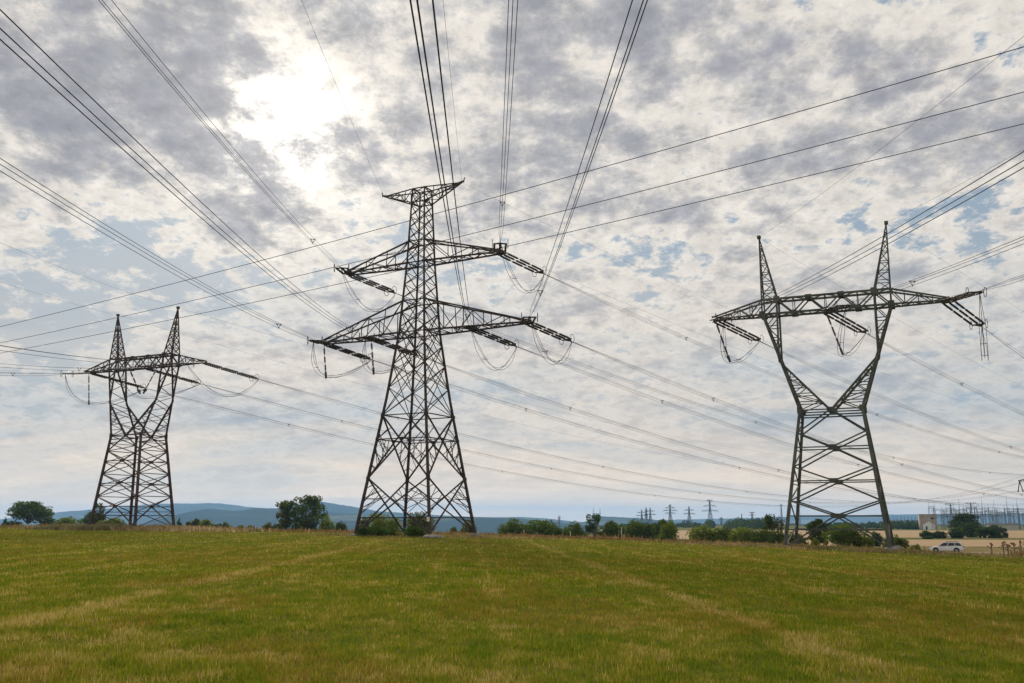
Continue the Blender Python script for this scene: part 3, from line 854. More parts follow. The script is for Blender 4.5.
plant('bush', 511, 519, 26, 200, 'first round dark green bush right of the middle pylon', 'bush', GB_, MIDG, 40)
plant('bush', 540, 520, 34, 200, 'widest low domed bush, second in the row right of the middle pylon', 'bush', GB_, MIDG, 41)
plant('bush', 573, 522, 26, 198, 'round dark bush left of the spiky dark tree', 'bush', GB_, MIDG, 42)
plant('twiggy', 595.5, 514, 19, 200, 'spiky dark tree with upright branches in the row of bushes', 'tree', GB_, BLUISH, 43, n=1500)
plant('bush', 613, 521, 22, 196, 'dark bush right of the spiky tree', 'bush', GB_, DARK, 44)
plant('bush', 636, 520, 23, 195, 'mid green bush with a bumpy top, second right of the spiky tree', 'bush', GB_, MIDG, 45)
plant('bush', 650, 524, 18, 194, 'low bush filling the gap before the tallest round bush', 'bush', GB_, DARK, 46)
plant('bush', 662, 519.5, 18, 190, 'dark bush half hidden behind the tallest round bush', 'bush', GB_, DARK, 47)
plant('bush', 669, 521, 25, 178, 'tallest bright round bush in front of the far pylons', 'bush', GB_, MIDG, 48)
GH_ = 'hedge bushes left of the right pylon'
plant('bush', 704, 525.5, 28, 165, 'first hedge bush right of the gap with tan field', 'bush', GH_, LIGHT, 50)
plant('bush', 722, 527, 25, 164, 'second hedge bush, low and dark', 'bush', GH_, MIDG, 51)
plant('bush', 740, 527, 28, 160, 'third hedge bush with a pale green top', 'bush', GH_, LIGHT, 52)
plant('bush', 759, 528, 32, 157, 'fourth hedge bush, wide and dark, below the thin dark tree', 'bush', GH_, DARK, 53)
plant('twiggy', 771.5, 514, 12, 165, 'thin dark tree rising above the hedge left of the right pylon', 'tree', GH_, DARK, 54, n=1300)
plant('twiggy', 781, 517, 11, 162, 'bare brownish twiggy tree beside the left leg of the right pylon', 'tree', GH_, BROWN, 55, n=420)
plant('bush', 780, 531, 18, 148, 'dark bush at the left leg of the right pylon', 'bush', GH_, DARK, 56)
plant('bush', 797, 532, 20, 146, 'dark bush just inside the left legs of the right pylon', 'bush', GH_, DARK, 57)
GR_ = 'bushes behind the right pylon'
plant('tree', 819.5, 519, 20, 150, 'pointed dark small tree seen between the legs of the right pylon', 'tree', GR_, DARK, 60, n=3600)
plant('bush', 816, 538, 9, 140, 'tiny light green bush under the pointed small tree', 'bush', GR_, LIGHT, 62)
plant('bush', 850, 523.5, 38, 136, 'big broad green bush seen between the legs of the right pylon', 'bush', GR_, MIDG, 63, n=7500)
plant('bush', 876.5, 531.5, 11, 180, 'small round bluish green bush in the stubble left of the right leg', 'bush', GR_, BLUISH, 64)
plant('bush', 893, 535, 17, 128, 'dark green bush just right of the right pylon', 'bush', GR_, MIDG, 65)
plant('bush', 903, 538, 11, 128, 'brownish low bush between the right pylon and the car', 'bush', GR_, OLIVE, 66)
plant('bush', 916, 544, 9, 108, 'ragged green weed clump in front of the car\'s left', 'bush', GR_, LIGHT, 67, n=700)
GF_ = 'far bushes in front of the substation'
plant('bush', 927, 530.5, 12, 275, 'far dark bush below the block building, left end of its row', 'bush', GF_, BLUISH, 70)
plant('bush', 927, 535.5, 9, 262, 'lowest small bush in front of the far dark row', 'bush', GF_, BLUISH, 71)
plant('bush', 938, 531, 14, 275, 'far low bush second from the left in the substation row', 'bush', GF_, BLUISH, 72)
plant('tree', 964, 513.5, 26, 330, 'tallest far tree with a rounded crown before the substation', 'tree', GF_, BLUISH, 73, n=3200)
plant('bush', 957, 528, 14, 275, 'dark bush under the left side of the tallest far tree', 'bush', GF_, BLUISH, 74)
plant('bush', 971, 522, 18, 290, 'dark bush under the right side of the tallest far tree', 'bush', GF_, BLUISH, 75)
plant('bush', 985, 527, 18, 280, 'long low dark bush right of the tallest far tree', 'bush', GF_, BLUISH, 76)
plant('bush', 996, 530, 12, 278, 'last dark bush at the right end of the far row', 'bush', GF_, BLUISH, 77)
plant('bush', 997, 525, 16, 420, 'faint far bush below the substation gantries', 'bush', GF_, BLUISH, 78)
plant('bush', 1005.5, 532, 5, 285, 'single tiny bush standing alone right of the far dark row', 'bush', GF_, BLUISH, 79)

def far_wood(name, label, a0, a1, y0, y1, h, n, seed):
    r = np.random.default_rng(seed)
    lobes = []
    for i in range(n):
        u = r.random(); Y = y0 + (y1 - y0) * r.random(); px = a0 + (a1 - a0) * u
        x, y = at(px, Y); hh = h * (0.55 + 0.45 * r.random())
        lobes.append(((x, y, gz(x, y) + hh * .5), (hh * .6, hh * .6, hh * .5)))
    V, F, cc = leaf_mesh(lobes, n * 70, 1.5, BLUISH, r, 0.5)
    tag(link(name, mesh_np(name, V, F, M['leaf'], cc)), label, None, None, 'stuff')
far_wood('far_wood', 'dark far-off wood on the horizon right of the far pylons', 728, 772, 700, 800, 8, 60, 5)
far_wood('far_wood', 'low far-off wood left of the block building', 884, 922, 640, 720, 6, 45, 6)
far_wood('far_wood', 'strip of far-off trees seen between the right pylon\'s legs', 806, 884, 760, 860, 5, 70, 8)
far_wood('far_wood', 'tiny far-off tree clump below the distant pylons', 686, 716, 800, 860, 7, 14, 9)
far_wood('far_wood', 'thin far-off tree line behind the round bushes', 556, 690, 900, 1100, 5, 60, 10)

# ------------------------------------------------------------------ grass
def blades(P, h, w, cols, r, lean=0.35, bend=True):
    n = len(P); a = r.random(n) * 6.283
    dx_, dy_ = np.cos(a), np.sin(a)
    l = np.abs(r.normal(size=n)) * lean * h
    b = r.random(n) * 6.283
    side = np.stack([dx_ * w / 2, dy_ * w / 2, np.zeros(n)], 1)
    tip = P + np.stack([np.cos(b) * l, np.sin(b) * l, h], 1)
    V = np.stack([P - side, P + side, tip], 1).reshape(-1, 3)
    F = np.arange(n * 3).reshape(n, 3)
    return V, F, np.repeat(cols, 3, 0)

G1 = np.array((0.092, 0.142, 0.008)); G2 = np.array((0.185, 0.198, 0.011)); G3 = np.array((0.250, 0.215, 0.022)); G4 = np.array((0.42, 0.32, 0.105)); G5 = np.array((0.26, 0.13, 0.03))
def meadow_color(x, y, r):
    n1 = fbm(x * 0.45, y * 0.16, 11, 4); n2 = fbm(x * 0.9, y * 0.5, 21, 3); n3 = fbm(x * 0.06, y * 0.03, 31, 3); n4 = fbm(x * 0.35, y * 0.16, 41, 3)
    n5 = fbm(x * 2.6, y * 1.6, 81, 2)
    n6 = fbm(x * 6.0, y * 4.0, 101, 2)
    dry = 0.12 * n1 + 0.24 * n2 + 0.06 * n3 + 0.30 * n5 + 0.28 * n6
    # mown swaths left by the tractor
    u = x + 0.042 * y
    for c, wd, s in ((0.5, 0.32, .15), (-1.3, 0.3, .07), (4.9, 0.38, .24), (3.2, .25, .06), (-6.9, 0.45, .24), (-5.0, 0.3, .08), (9.9, 0.4, .15), (11.6, .3, .07), (15.0, 0.5, .17), (-12.2, .45, .17), (-10.3, .3, .07), (-18., .5, .17), (20.5, .5, .16), (26, .5, .15), (-24, .5, .16), (-31, .5, .15), (32, .5, .15)):
        ww = wd * (0.5 + 0.6 * vnoise(y * .3, x * 0 + c, 51))
        dry = dry + 0.72 * s * np.exp(-((u - c - 0.16 * (vnoise(y * 0.12, y * 0 + c, 61) - .5)) / ww) ** 2) * (0.6 + 0.8 * vnoise(x * 0.7, y * 0.25, 71))
    t = np.clip((dry - 0.365) / 0.36, 0, 1) + r.normal(size=len(x)) * 0.24
    t = np.clip(t, 0, 1)[:, None]
    c = np.where(t < .4, G1 + (G2 - G1) * t / .4, np.where(t < .72, G2 + (G3 - G2) * (t - .4) / .32, G3 + (G4 - G3) * (t - .72) / .28))
    red = ((n4 > 0.55) * (r.random(len(x)) < 0.35))[:, None]
    c = np.where(red, c * .35 + G5 * .65, c)
    return c * (0.8 + 0.4 * r.random(len(x)))[:, None]

def scatter(n, y0, y1, r, half=0.60):
    y = np.exp(np.log(y0) + (np.log(y1) - np.log(y0)) * r.random(n)); x = (r.random(n) * 2 - 1) * (half * y + 2.5)
    return x, y

r = np.random.default_rng(3)
VV, FF, CC = [], [], []; off = 0
for n, y0, y1, wk, hk in ((430000, 6.5, 22, 0.0009, 0.085), (280000, 22, 60, 0.0011, 0.09), (150000, 60, 170, 0.0013, 0.09)):
    x, y = scatter(n, y0, y1, r)
    k = edge(x, y) < r.normal(size=n) * 1.0 + 0.5
    x, y = x[k], y[k]
    tuft = fbm(x * 1.3, y * 1.3, 91, 3)
    P = np.stack([x, y, ground(x, y) - 0.01], 1)
    h = hk * (0.35 + 0.95 * tuft) * (0.5 + 0.8 * r.random(len(x)))
    h = h * np.where(r.random(len(x)) < 0.03, 1.8, 1.0)
    w = wk * y * (0.6 + 0.8 * r.random(len(x)))
    V, F, c = blades(P, h, w, meadow_color(x, y, r), r)
    VV.append(V); FF.append(F + off); CC.append(c); off += len(V)
tag(link('meadow_grass', mesh_np('meadow_grass', np.concatenate(VV), np.concatenate(FF), M['grass'], np.concatenate(CC))), 'short green and straw coloured grass of the meadow', None, None, 'stuff')

def weed_patch(name, label, n, posfn, hfn, wk, cols, seed, lean=0.3):
    r = np.random.default_rng(seed); x, y = posfn(n, r)
    P = np.stack([x, y, ground(x, y) - 0.02], 1)
    h = hfn(x, y, r); cols = np.array(cols)
    t = np.clip(fbm(x * .4, y * .4, seed, 3) * 1.6 - .3 + r.normal(size=n) * .25, 0, .999) * (len(cols) - 1)
    k = t.astype(int); f = (t - k)[:, None]
    c = cols[k] * (1 - f) + cols[np.minimum(k + 1, len(cols) - 1)] * f
    V, F, c = blades(P, h, wk * y * (0.6 + .8 * r.random(n)), c * (0.75 + .5 * r.random(n))[:, None], r, lean)
    tag(link(name, mesh_np(name, V, F, M['grass'], c)), label, None, None, 'stuff')
STRAW = [(0.12, 0.11, 0.03), (0.22, 0.14, 0.06), (0.17, 0.09, 0.04), (0.28, 0.19, 0.08)]
def strip(e0, e1, x0, x1):
    def f(n, r):
        x = x0 + (x1 - x0) * r.random(n); e = e0 + (e1 - e0) * r.random(n)
        return x, 105.6 - 0.56 * x + 1.146 * e
    return f
weed_patch('dry_grass', 'tall reddish straw coloured dry grass along the far edge of the meadow', 90000, strip(0.3, 12, -150, 75),
           lambda x, y, r: (0.08 + 0.36 * fbm(x * .3, y * .3, 5, 3)) * (0.5 + .7 * r.random(len(x))) * np.where(x > 37, 0.28, 1.0) * np.where((r.random(len(x)) < 0.05) & (x < 37), 2.2, 1.0), 0.0016, STRAW, 14)
def around(cx_, cy_, sx, sy, rot=0.0):
    def f(n, r):
        a = r.normal(size=(n, 2)) * np.array([sx, sy]); c, s = math.cos(rot), math.sin(rot)
        return cx_ + a[:, 0] * c - a[:, 1] * s, cy_ + a[:, 0] * s + a[:, 1] * c
    return f
weed_patch('dry_weeds', 'tall straw weeds around the feet of the left pylon', 16000, around(-49, 127, 6.5, 2.5, -0.45),
           lambda x, y, r: (0.25 + .8 * fbm(x * .4, y * .4, 6, 3)) * (0.4 + .7 * r.random(len(x))), 0.0015, [(0.09, 0.1, 0.03), (0.3, 0.22, 0.11), (0.2, 0.14, 0.06), (0.35, 0.27, 0.14)], 15)
weed_patch('dry_weeds', 'grey green weed mound left of the left pylon\'s legs', 9000, around(-54.5, 126, 3.0, 1.6, -0.45),
           lambda x, y, r: (0.45 + .6 * fbm(x * .4, y * .4, 7, 3)) * (0.4 + .6 * r.random(len(x))), 0.0015, [(0.09, 0.1, 0.045), (0.14, 0.13, 0.06), (0.17, 0.14, 0.07)], 16)
weed_patch('dry_weeds', 'dry and green weeds between the feet of the right pylon', 16000, around(29.5, 88, 5.5, 2.4, -0.45),
           lambda x, y, r: (0.12 + .4 * fbm(x * .5, y * .5, 8, 3)) * (0.4 + .7 * r.random(len(x))), 0.0016, [(0.1, 0.11, 0.03), (0.22, 0.18, 0.07), (0.3, 0.2, 0.1)], 17)
weed_patch('dry_weeds', 'brown dry weed bank at the right edge of the meadow', 14000, strip(3, 13, 47.5, 64),
           lambda x, y, r: (0.3 + .7 * fbm(x * .4, y * .4, 9, 3)) * (0.4 + .7 * r.random(len(x))), 0.0016, [(0.12, 0.1, 0.04), (0.26, 0.17, 0.075), (0.2, 0.12, 0.05)], 18)
weed_patch('dry_grass', 'dry grass around the feet of the middle pylon', 9000, around(-9, 98, 5, 3.5, -.45),
           lambda x, y, r: (0.12 + .3 * fbm(x * .5, y * .5, 9, 3)) * (0.4 + .7 * r.random(len(x))), 0.0015, [(0.12, 0.12, 0.03), (0.24, 0.18, 0.07), (0.3, 0.22, 0.1)], 19)
# nettle bed inside the middle pylon's feet
rr_ = np.random.default_rng(77); lob = []
for i in range(38):
    x = -15.2 + 7.2 * rr_.random(); y = 93.5 + 2.6 * rr_.random() - 0.25 * (x + 12)
    q = 0.3 + .3 * rr_.random(); lob.append(((x, y, gz(x, y) + q * .8), (q * 1.2, q, q)))
V, F, cc = leaf_mesh(lob, 5200, 0.17, [(0.04, 0.075, 0.02), (0.06, 0.1, 0.026), (0.09, 0.13, 0.035)], rr_, 0.3)
tag(link('nettles', mesh_np('nettles', V, F, M['leaf'], cc)), 'low dark green nettle bed inside the feet of the middle pylon', None, None, 'stuff')
# stones at the near leg of the middle pylon
rs = np.random.default_rng(5)
for i, (px, lab) in enumerate(((427, 'grey stone left of the middle pylon\'s nearest leg'), (432.5, 'largest grey stone in front of the middle pylon\'s nearest leg'), (438, 'flat pale stone right of the middle pylon\'s nearest leg'))):
    x, y = at(px, 88.6 + 0.3 * i); m = MB(); q = (0.32, 0.45, 0.36)[i]
    N1, N2 = 6, 9; pts = []
    for a in range(N1 + 1):
        for b_ in range(N2):
            th_, ph = math.pi * a / N1, 2 * math.pi * b_ / N2; k = q * (1 + .22 * rs.normal() * math.sin(th_))
            pts.append((x + k * 1.3 * math.sin(th_) * math.cos(ph), y + k * math.sin(th_) * math.sin(ph), gz(x, y) + 0.1 + k * .55 * math.cos(th_)))
    F = [(a * N2 + b_, a * N2 + (b_ + 1) % N2, (a + 1) * N2 + (b_ + 1) % N2, (a + 1) * N2 + b_) for a in range(N1) for b_ in range(N2)]
    me = mesh_np('stone', np.array(pts), np.array(F), M['concrete'])
    tag(link('stone', me), lab, 'stone', 'stones by the middle pylon')
# tall dead stalks at the right edge
for i, (px, yt, Y, lab) in enumerate(((992, 543.5, 108, 'leftmost tall dead thistle right of the car'), (1004, 543, 106, 'branched dead thistle, second of the tall ones right of the car'), (1008.5, 545, 104, 'shorter dead thistle between two taller ones'), (1015, 543.5, 103, 'thin dead thistle near the right edge'), (1021.5, 542, 100, 'tallest dead thistle, at the right picture edge'))):
    x, y = at(px, Y); zg = gz(x, y); H = max(1.0, h_at(yt, Y) - zg)
    rt = thing('thistle', lab, 'weed', (x, y, zg), 0, 'dead thistles at the right edge')
    m = MB(); r5 = np.random.default_rng(i + 40); hd = MB()
    m.tube([(0, 0, 0), (.05, 0, H * .5), (0.02, 0.05, H)], [.08, .065, .05], 5)
    for k in range(7):
        z = H * (.35 + .6 * r5.random()); a = r5.random() * 6.28; l = .2 + .3 * r5.random(); e = (math.cos(a) * l, math.sin(a) * l, z + .25)
        m.bar((.03, 0, z), e, .035, .02); hd.box(e, (.10, .10, .13), 0, a); hd.bar((.03, 0, z - .05), e, .03)
    hd.box((0.02, .05, H), (.16, .16, .18)); hd.tube([(0, 0, .3 * H), (.05, 0, H * .5), (0.02, 0.05, H)], [.03, .03, .03], 4)
    m.build('stem', M['thistle'], rt); hd.build('seed_head', M['thistle'], rt)
# marker posts among the bushes
for px, yt, Y, lab in ((622, 527, 150, 'slim white post in front of the bushes right of the spiky tree'), (570.5, 531, 140, 'short grey post in front of the round dark bush'), (524, 530, 135, 'short pale post between the first two round bushes')):
    x, y = at(px, Y); zg = gz(x, y); H = max(.8, h_at(yt, Y) - zg); m = MB()
    m.tube([(x, y, zg - .1), (x, y, zg + H - .05), (x, y, zg + H)], [.045, .04, .015], 8)
    tag(m.build('marker_post', M['white']), lab, 'post', 'marker posts')

# ------------------------------------------------------------------ estate car
def build_car():
    x, y = at(947, 144); z = gz(x, y) + 0.03
    root = thing('estate_car', 'silver estate car parked on the dry track at the right, facing left', 'car', (x, y, z), R_(-27))
    paint = simple('silver_paint', (0.72, 0.73, 0.75), (0.68, 0.69, 0.71), 1, 0.3, 0.25, 0.5)
    glass = simple('dark_glass', (0.015, 0.018, 0.02), None, 1, 0.08, 0, 0.6)
    black = simple('black_rubber', (0.02, 0.02, 0.02), None, 3, 0.8); rim = simple('alloy_rim', (0.4, 0.4, 0.42), None, 3, 0.35, 0.8)
    st = [(-2.32, .38, .62, .62), (-2.2, .25, .70, .78), (-1.75, .20, .84, .86), (-1.0, .2, .94, .88), (0, .2, .97, .89), (1.2, .2, 1.0, .89), (2.0, .24, 1.0, .86), (2.28, .30, .96, .80), (2.36, .4, .85, .7)]
    m = MB(); rings = []
    for X, zl_, zh, w in st:
        n0 = len(m.v)
        prof = [(-w * .92, zl_), (-w, zl_ + .12), (-w, (zl_ + zh) / 2), (-w * .96, zh - .05), (-w * .86, zh), (w * .86, zh), (w * .96, zh - .05), (w, (zl_ + zh) / 2), (w, zl_ + .12), (w * .92, zl_)]
        m.v += [(X, a, b) for a, b in prof]; rings.append(n0)
    for a, b in zip(rings, rings[1:]):
        for k in range(10): m.f.append((a + k, b + k, b + (k + 1) % 10, a + (k + 1) % 10)); m.m.append(0)
    m.f.append(tuple(rings[0] + k for k in range(10))); m.f.append(tuple(rings[-1] + k for k in range(10))[::-1]); m.m += [0, 0]
    m.build('body', paint, root, False)
    # glasshouse: windscreen base x=-1.05, roof -0.35..1.75, tail 2.25
    g = MB(); rp = MB()
    lo = [(-1.1, .80), (2.22, .80)]; hi = [(-.32, .60), (1.78, .58)]
    zb, zr = .96, 1.44
    A = [(-1.1, -.80, zb), (2.22, -.78, zb), (1.80, -.6, zr), (-.32, -.62, zr)]; B = [(p[0], -p[1], p[2]) for p in A]
    g.poly(A); g.poly(B[::-1]); g.poly([A[0], A[3], B[3], B[0]]); g.poly([A[1], B[1], B[2], A[2]]); g.poly([A[3], A[2], B[2], B[3]])
    g.build('windows', glass, root)
    for S, sy in ((A, -1), (B, 1)):
        o = lambda p: (p[0], p[1] + sy * .012, p[2])
        for p, q, w in ((S[0], S[3], .07), (S[1], S[2], .12)): rp.bar(o(p), o(q), w)
        for t in (.36, .68):
            p = lerp3(S[0], S[1], t); q = lerp3(S[3], S[2], t + .02 - .05 * (t < .5)); rp.bar(o(p), o(q), .06)
        rp.bar(o(S[3]), o(S[2]), .07)
    rp.box((.74, 0, zr + .03), (2.14, 1.2, .07)); rp.box((1.95, 0, zr - .02), (.3, 1.1, .05))
    rp.build('roof', paint, root)
    rb = MB()
    for sy in (-1, 1): rb.bar((-.1, sy * .5, zr + .12), (1.6, sy * .5, zr + .12), .05)
    rb.build('roof_rail', black, root)
    for X in (-1.42, 1.35):
        for sy in (-1, 1):
            t = MB(); t.tube([(X, sy * .72, .32), (X, sy * .90, .32)], [.32, .32], 20)
            o = t.build('wheel', black, root)
            t = MB(); t.tube([(X, sy * .89, .32), (X, sy * .915, .32)], [.215, .20], 14); t.build('rim', rim, o)
            t = MB(); t.tube([(X, sy * .80, .36), (X, sy * .893, .36)], [.40, .40], 20); t.build('wheel_arch', black, root)
    hl = simple('lamp_glass', (0.7, 0.72, 0.75), None, 2, 0.15); tl = simple('tail_lamp', (0.35, 0.02, 0.02), None, 2, 0.25)
    for sy in (-1, 1):
        t = MB(); t.box((-2.17, sy * .62, .64), (.28, .24, .13)); t.build('headlight', hl, root)
        t = MB(); t.box((2.28, sy * .70, .82), (.16, .18, .26)); t.build('tail_light', tl, root)
        t = MB(); t.box((-.85, sy * .97, .99), (.14, .18, .13)); t.build('wing_mirror', paint, root)
        t = MB()
        for X in (-.3, .75): t.box((X, sy * .895, .82), (.18, .03, .035))
        t.build('door_handle', black, root)
    t = MB(); t.box((-2.30, 0, .36), (.12, 1.3, .16)); t.box((2.33, 0, .42), (.12, 1.4, .14)); t.box((0, 0, .19), (2.2, 1.72, .1)); t.build('bumper_trim', black, root)
build_car()

# ------------------------------------------------------------------ far pylons and the substation
FARP = []
def far_pylon(kind, px, ytop, H, label, parts=False, wide=1.0):
    Y = min(1600, (H - 4.7) * 960 / (520 - ytop))
    x, y = at(px, Y); H = h_at(ytop, Y) - gz(x, y)
    x, y = at(px, Y); zg = gz(x, y)
    t = max(0.16, Y / 960 * (0.22 if kind == 'mast' else 0.34))
    root = thing('far_pylon', label, 'pylon', (x, y, zg), R_(random.uniform(-40, -15)), 'distant pylons on the horizon')
    b = MB(); a = MB()
    if kind == 'window':
        for sx in (-1, 1):
            for sy in (-1, 1): b.bar((sx * .1 * H, sy * .08 * H, 0), (sx * .06 * H, sy * .05 * H, .42 * H), t); b.bar((sx * .06 * H, sy * .05 * H, .42 * H), (sx * .2 * H, 0, .72 * H), t)
            b.bar((0, 0, .42 * H), (sx * .17 * H, 0, .6 * H), t); b.bar((sx * .2 * H, 0, .72 * H), (sx * .2 * H, 0, H), t)
        for k in range(4): b.bar((-.09 * H, 0, .1 * H * k), (.09 * H, 0, .1 * H * (k + 1)), t * .8); b.bar((.09 * H, 0, .1 * H * k), (-.09 * H, 0, .1 * H * (k + 1)), t * .8)
        a.bar((-.36 * H * wide, 0, .73 * H), (.36 * H * wide, 0, .73 * H), t * 1.3)
    else:
        bw = (.035 if kind == 'mast' else .11) * H
        for sx in (-1, 1):
            for sy in (-1, 1): b.bar((sx * bw, sy * bw, 0), (sx * .03 * H, sy * .03 * H, .6 * H), t); b.bar((sx * .03 * H, sy * .03 * H, .6 * H), (sx * .012 * H, sy * .012 * H, H), t)
        z = 0; k = 0
        while z < .95 * H:
            dz = max(.05 * H, (.2 - .17 * z / H) * H); z2 = min(.97 * H, z + dz)
            w1 = np.interp(z, [0, .6 * H, H], [bw, .03 * H, .012 * H]); w2 = np.interp(z2, [0, .6 * H, H], [bw, .03 * H, .012 * H])
            for sy in (-1, 1): b.bar((-w1, sy * w1, z), (w2, sy * w2, z2), t * .75); b.bar((w1, sy * w1, z), (-w2, sy * w2, z2), t * .75)
            z = z2
        arms = {'double': ((.56, .34), (.76, .25), (.985, .12)), 'triple': ((.58, .22), (.72, .30), (.86, .2), (.99, .05)), 'mast': ((.97, .05),), 'vee': ((.78, .27), (.985, .3)), 'two': ((.60, .36), (.80, .27))}[kind]
        for zz, l in arms:
            l *= wide
            a.bar((-l * H, 0, zz * H), (l * H, 0, zz * H), t * 1.1)
            a.bar((-l * H, 0, zz * H), (-.02 * H, 0, (zz + (.06 if kind != 'vee' else -.10)) * H), t * .8); a.bar((l * H, 0, zz * H), (.02 * H, 0, (zz + (.06 if kind != 'vee' else -.10)) * H), t * .8)
            for s_ in (-1, -.5, .5, 1): a.bar((s_ * l * H, 0, zz * H), (s_ * l * H, 0, zz * H - .05 * H), t * .8)
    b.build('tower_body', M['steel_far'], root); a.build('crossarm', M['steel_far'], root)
    return root
far_pylon('window', 597, 508.5, 30, 'small distant pylon with a square window head above the spiky dark tree', wide=.75)
far_pylon('mast', 559.5, 516.5, 18, 'tiny pole-like mast on the low hill behind the round bushes')
far_pylon('two', 642, 509.5, 30, 'left one of three close distant pylons right of the spiky tree', wide=1.1)
far_pylon('two', 646.5, 507.5, 31, 'middle one of three close distant pylons right of the spiky tree', wide=.35)
far_pylon('two', 650.5, 507.8, 31, 'right one of three close distant pylons, with long arms to its right')
far_pylon('triple', 670.5, 505, 32, 'distant pylon with three crossarms above the tallest round bush', wide=1.25)
far_pylon('two', 689.5, 506.5, 32, 'distant pylon with two wide arms over a round tree clump')
far_pylon('double', 710.5, 500, 36, 'tallest distant pylon, with a short top bar, above the first hedge bush')
far_pylon('two', 721.5, 517, 20, 'small faint distant pylon just right of the tallest distant one', wide=1.1)
far_pylon('two', 738.5, 516.5, 22, 'faint distant pylon, left one of a pair above the far wood', wide=1.1)
far_pylon('mast', 742, 514, 24, 'thin distant mast, right one of a pair above the far wood')
far_pylon('vee', 752.5, 512, 24, 'distant T-shaped pylon left of the thin dark tree', wide=.7)
far_pylon('mast', 782, 504.5, 30, 'slim distant mast beside the left leg of the right pylon', wide=1.4)
far_pylon('mast', 800, 506, 30, 'faint slim distant mast just inside the left legs of the right pylon', wide=1.4)
far_pylon('vee', 952, 503.5, 32, 'left one of two distant pylons with funnel shaped tops above the substation', wide=.75)
far_pylon('vee', 972.5, 502.5, 32, 'right one of two distant pylons with funnel shaped tops above the substation', wide=.75)

# pylon whose left arm just enters the picture at the right edge
x, y = 213.2, 386.0
Np = thing('lattice_pylon', 'pylon at the right picture edge of which only the left arm tips show', 'pylon', (x, y, gz(x, y)), R_(-43.5), 'large lattice pylons')
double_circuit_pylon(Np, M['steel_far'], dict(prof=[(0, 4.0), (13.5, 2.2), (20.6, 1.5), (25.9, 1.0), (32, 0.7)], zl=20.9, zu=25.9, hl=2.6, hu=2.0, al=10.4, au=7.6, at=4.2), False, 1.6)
for s_ in (-1, 1):
    for q in (-.9, .9):
        m = MB(); m.bar((s_ * 10.2, 0, 20.9), (s_ * 10.2 + q, 0, 16.9), .3); m.box((s_ * 10.2 + q, 0, 16.8), (.5, .5, .5)); m.build('suspension_string', M['insul'], Np)

# block building with a steel portal on its roof
def building():
    x, y = at(928.3, 640); z = gz(x, y)
    root = thing('block_building', 'pale stained block building with a white gable annex in front of the substation', 'building', (x, y, z), R_(-18))
    wall = simple('stained_wall', (0.42, 0.36, 0.29), (0.30, 0.23, 0.17), 0.35, 0.9); roof = simple('grey_roof', (0.2, 0.2, 0.2), None, 1, .8); dk = simple('dark_opening', (0.03, 0.03, 0.035), None, 1, .5)
    m = MB(); m.box((0, 0, 4.9), (10.6, 8, 9.4)); m.build('wall', wall, root)
    m = MB(); m.box((0, 0, 9.75), (11, 8.4, .3)); m.build('roof', roof, root)
    m = MB(); m.v = [(-3.4, -6.5, 0), (3.6, -6.5, 0), (3.6, -6.5, 3.0), (.1, -6.5, 5.2), (-3.4, -6.5, 3.0), (-3.4, -4.02, 0), (3.6, -4.02, 0), (3.6, -4.02, 3.0), (.1, -4.02, 5.2), (-3.4, -4.02, 3.0)]
    m.f = [(0, 1, 2, 3, 4), (5, 9, 8, 7, 6), (1, 6, 7, 2), (0, 4, 9, 5), (2, 7, 8, 3), (3, 8, 9, 4)]; m.m = [0] * 6
    m.build('gable_annex', M['white'], root)
    m = MB(); m.box((2.6, -4.02, 7.2), (2.0, .08, 1.1)); m.build('window', dk, root)
    m = MB(); m.box((-1.5, -6.52, 1.1), (1.1, .08, 2.1)); m.build('door', dk, root)
building()
def portal(px, Y, w, h, label, rz=-.3, legs=2):
    x, y = at(px, Y); root = thing('substation_gantry', label, 'gantry', (x, y, gz(x, y)), rz, 'steel gantries of the substation')
    t = Y / 960 * .36
    for k in range(legs):
        X = -w / 2 + w * k / (legs - 1); m = MB()
        for s_ in (-.5, .5): m.bar((X + s_, 0, 0), (X + s_ * .5, 0, h), t * .7)
        n = 6
        for i in range(n): q = -1 if i % 2 else 1; m.bar((X + .5 * q, 0, h * i / n), (X - .45 * q, 0, h * (i + 1) / n), t * .5)
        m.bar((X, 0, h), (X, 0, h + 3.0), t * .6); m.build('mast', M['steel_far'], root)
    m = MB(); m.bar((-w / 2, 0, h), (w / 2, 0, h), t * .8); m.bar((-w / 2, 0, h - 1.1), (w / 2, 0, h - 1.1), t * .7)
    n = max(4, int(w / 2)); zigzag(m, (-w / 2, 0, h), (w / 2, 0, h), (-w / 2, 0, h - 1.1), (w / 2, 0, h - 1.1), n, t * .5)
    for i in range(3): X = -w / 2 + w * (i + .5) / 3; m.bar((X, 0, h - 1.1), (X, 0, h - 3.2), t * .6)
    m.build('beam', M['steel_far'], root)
portal(933.2, 655, 3.6, 15.0, 'narrow tall steel portal behind the right side of the block building')
rg = random.Random(4)
names_row = ['front', 'second', 'third', 'rear']
for row, (Y, n, h, lab) in enumerate(((600, 9, 10.5, 'low'), (680, 10, 13.5, 'middle height'), (790, 11, 17.0, 'tall'))):
    for i in range(n):
        px = 938 + (1050 - 938) * (i + .3 + .25 * rg.random()) / n
        where = 'leftmost, near the block building' if i == 0 else 'left of the tallest far tree' if px < 951 else 'behind the tallest far tree' if px < 978 else 'right of the tallest far tree' if px < 1000 else 'towards the right picture edge'
        portal(px, Y + 25 * rg.random(), 9 + 4 * rg.random(), .86 * h * (0.9 + .2 * rg.random()), '%s row steel gantry of the substation, %s' % (lab, where), -.35 + .1 * rg.random(), 3 if row == 1 else 2)
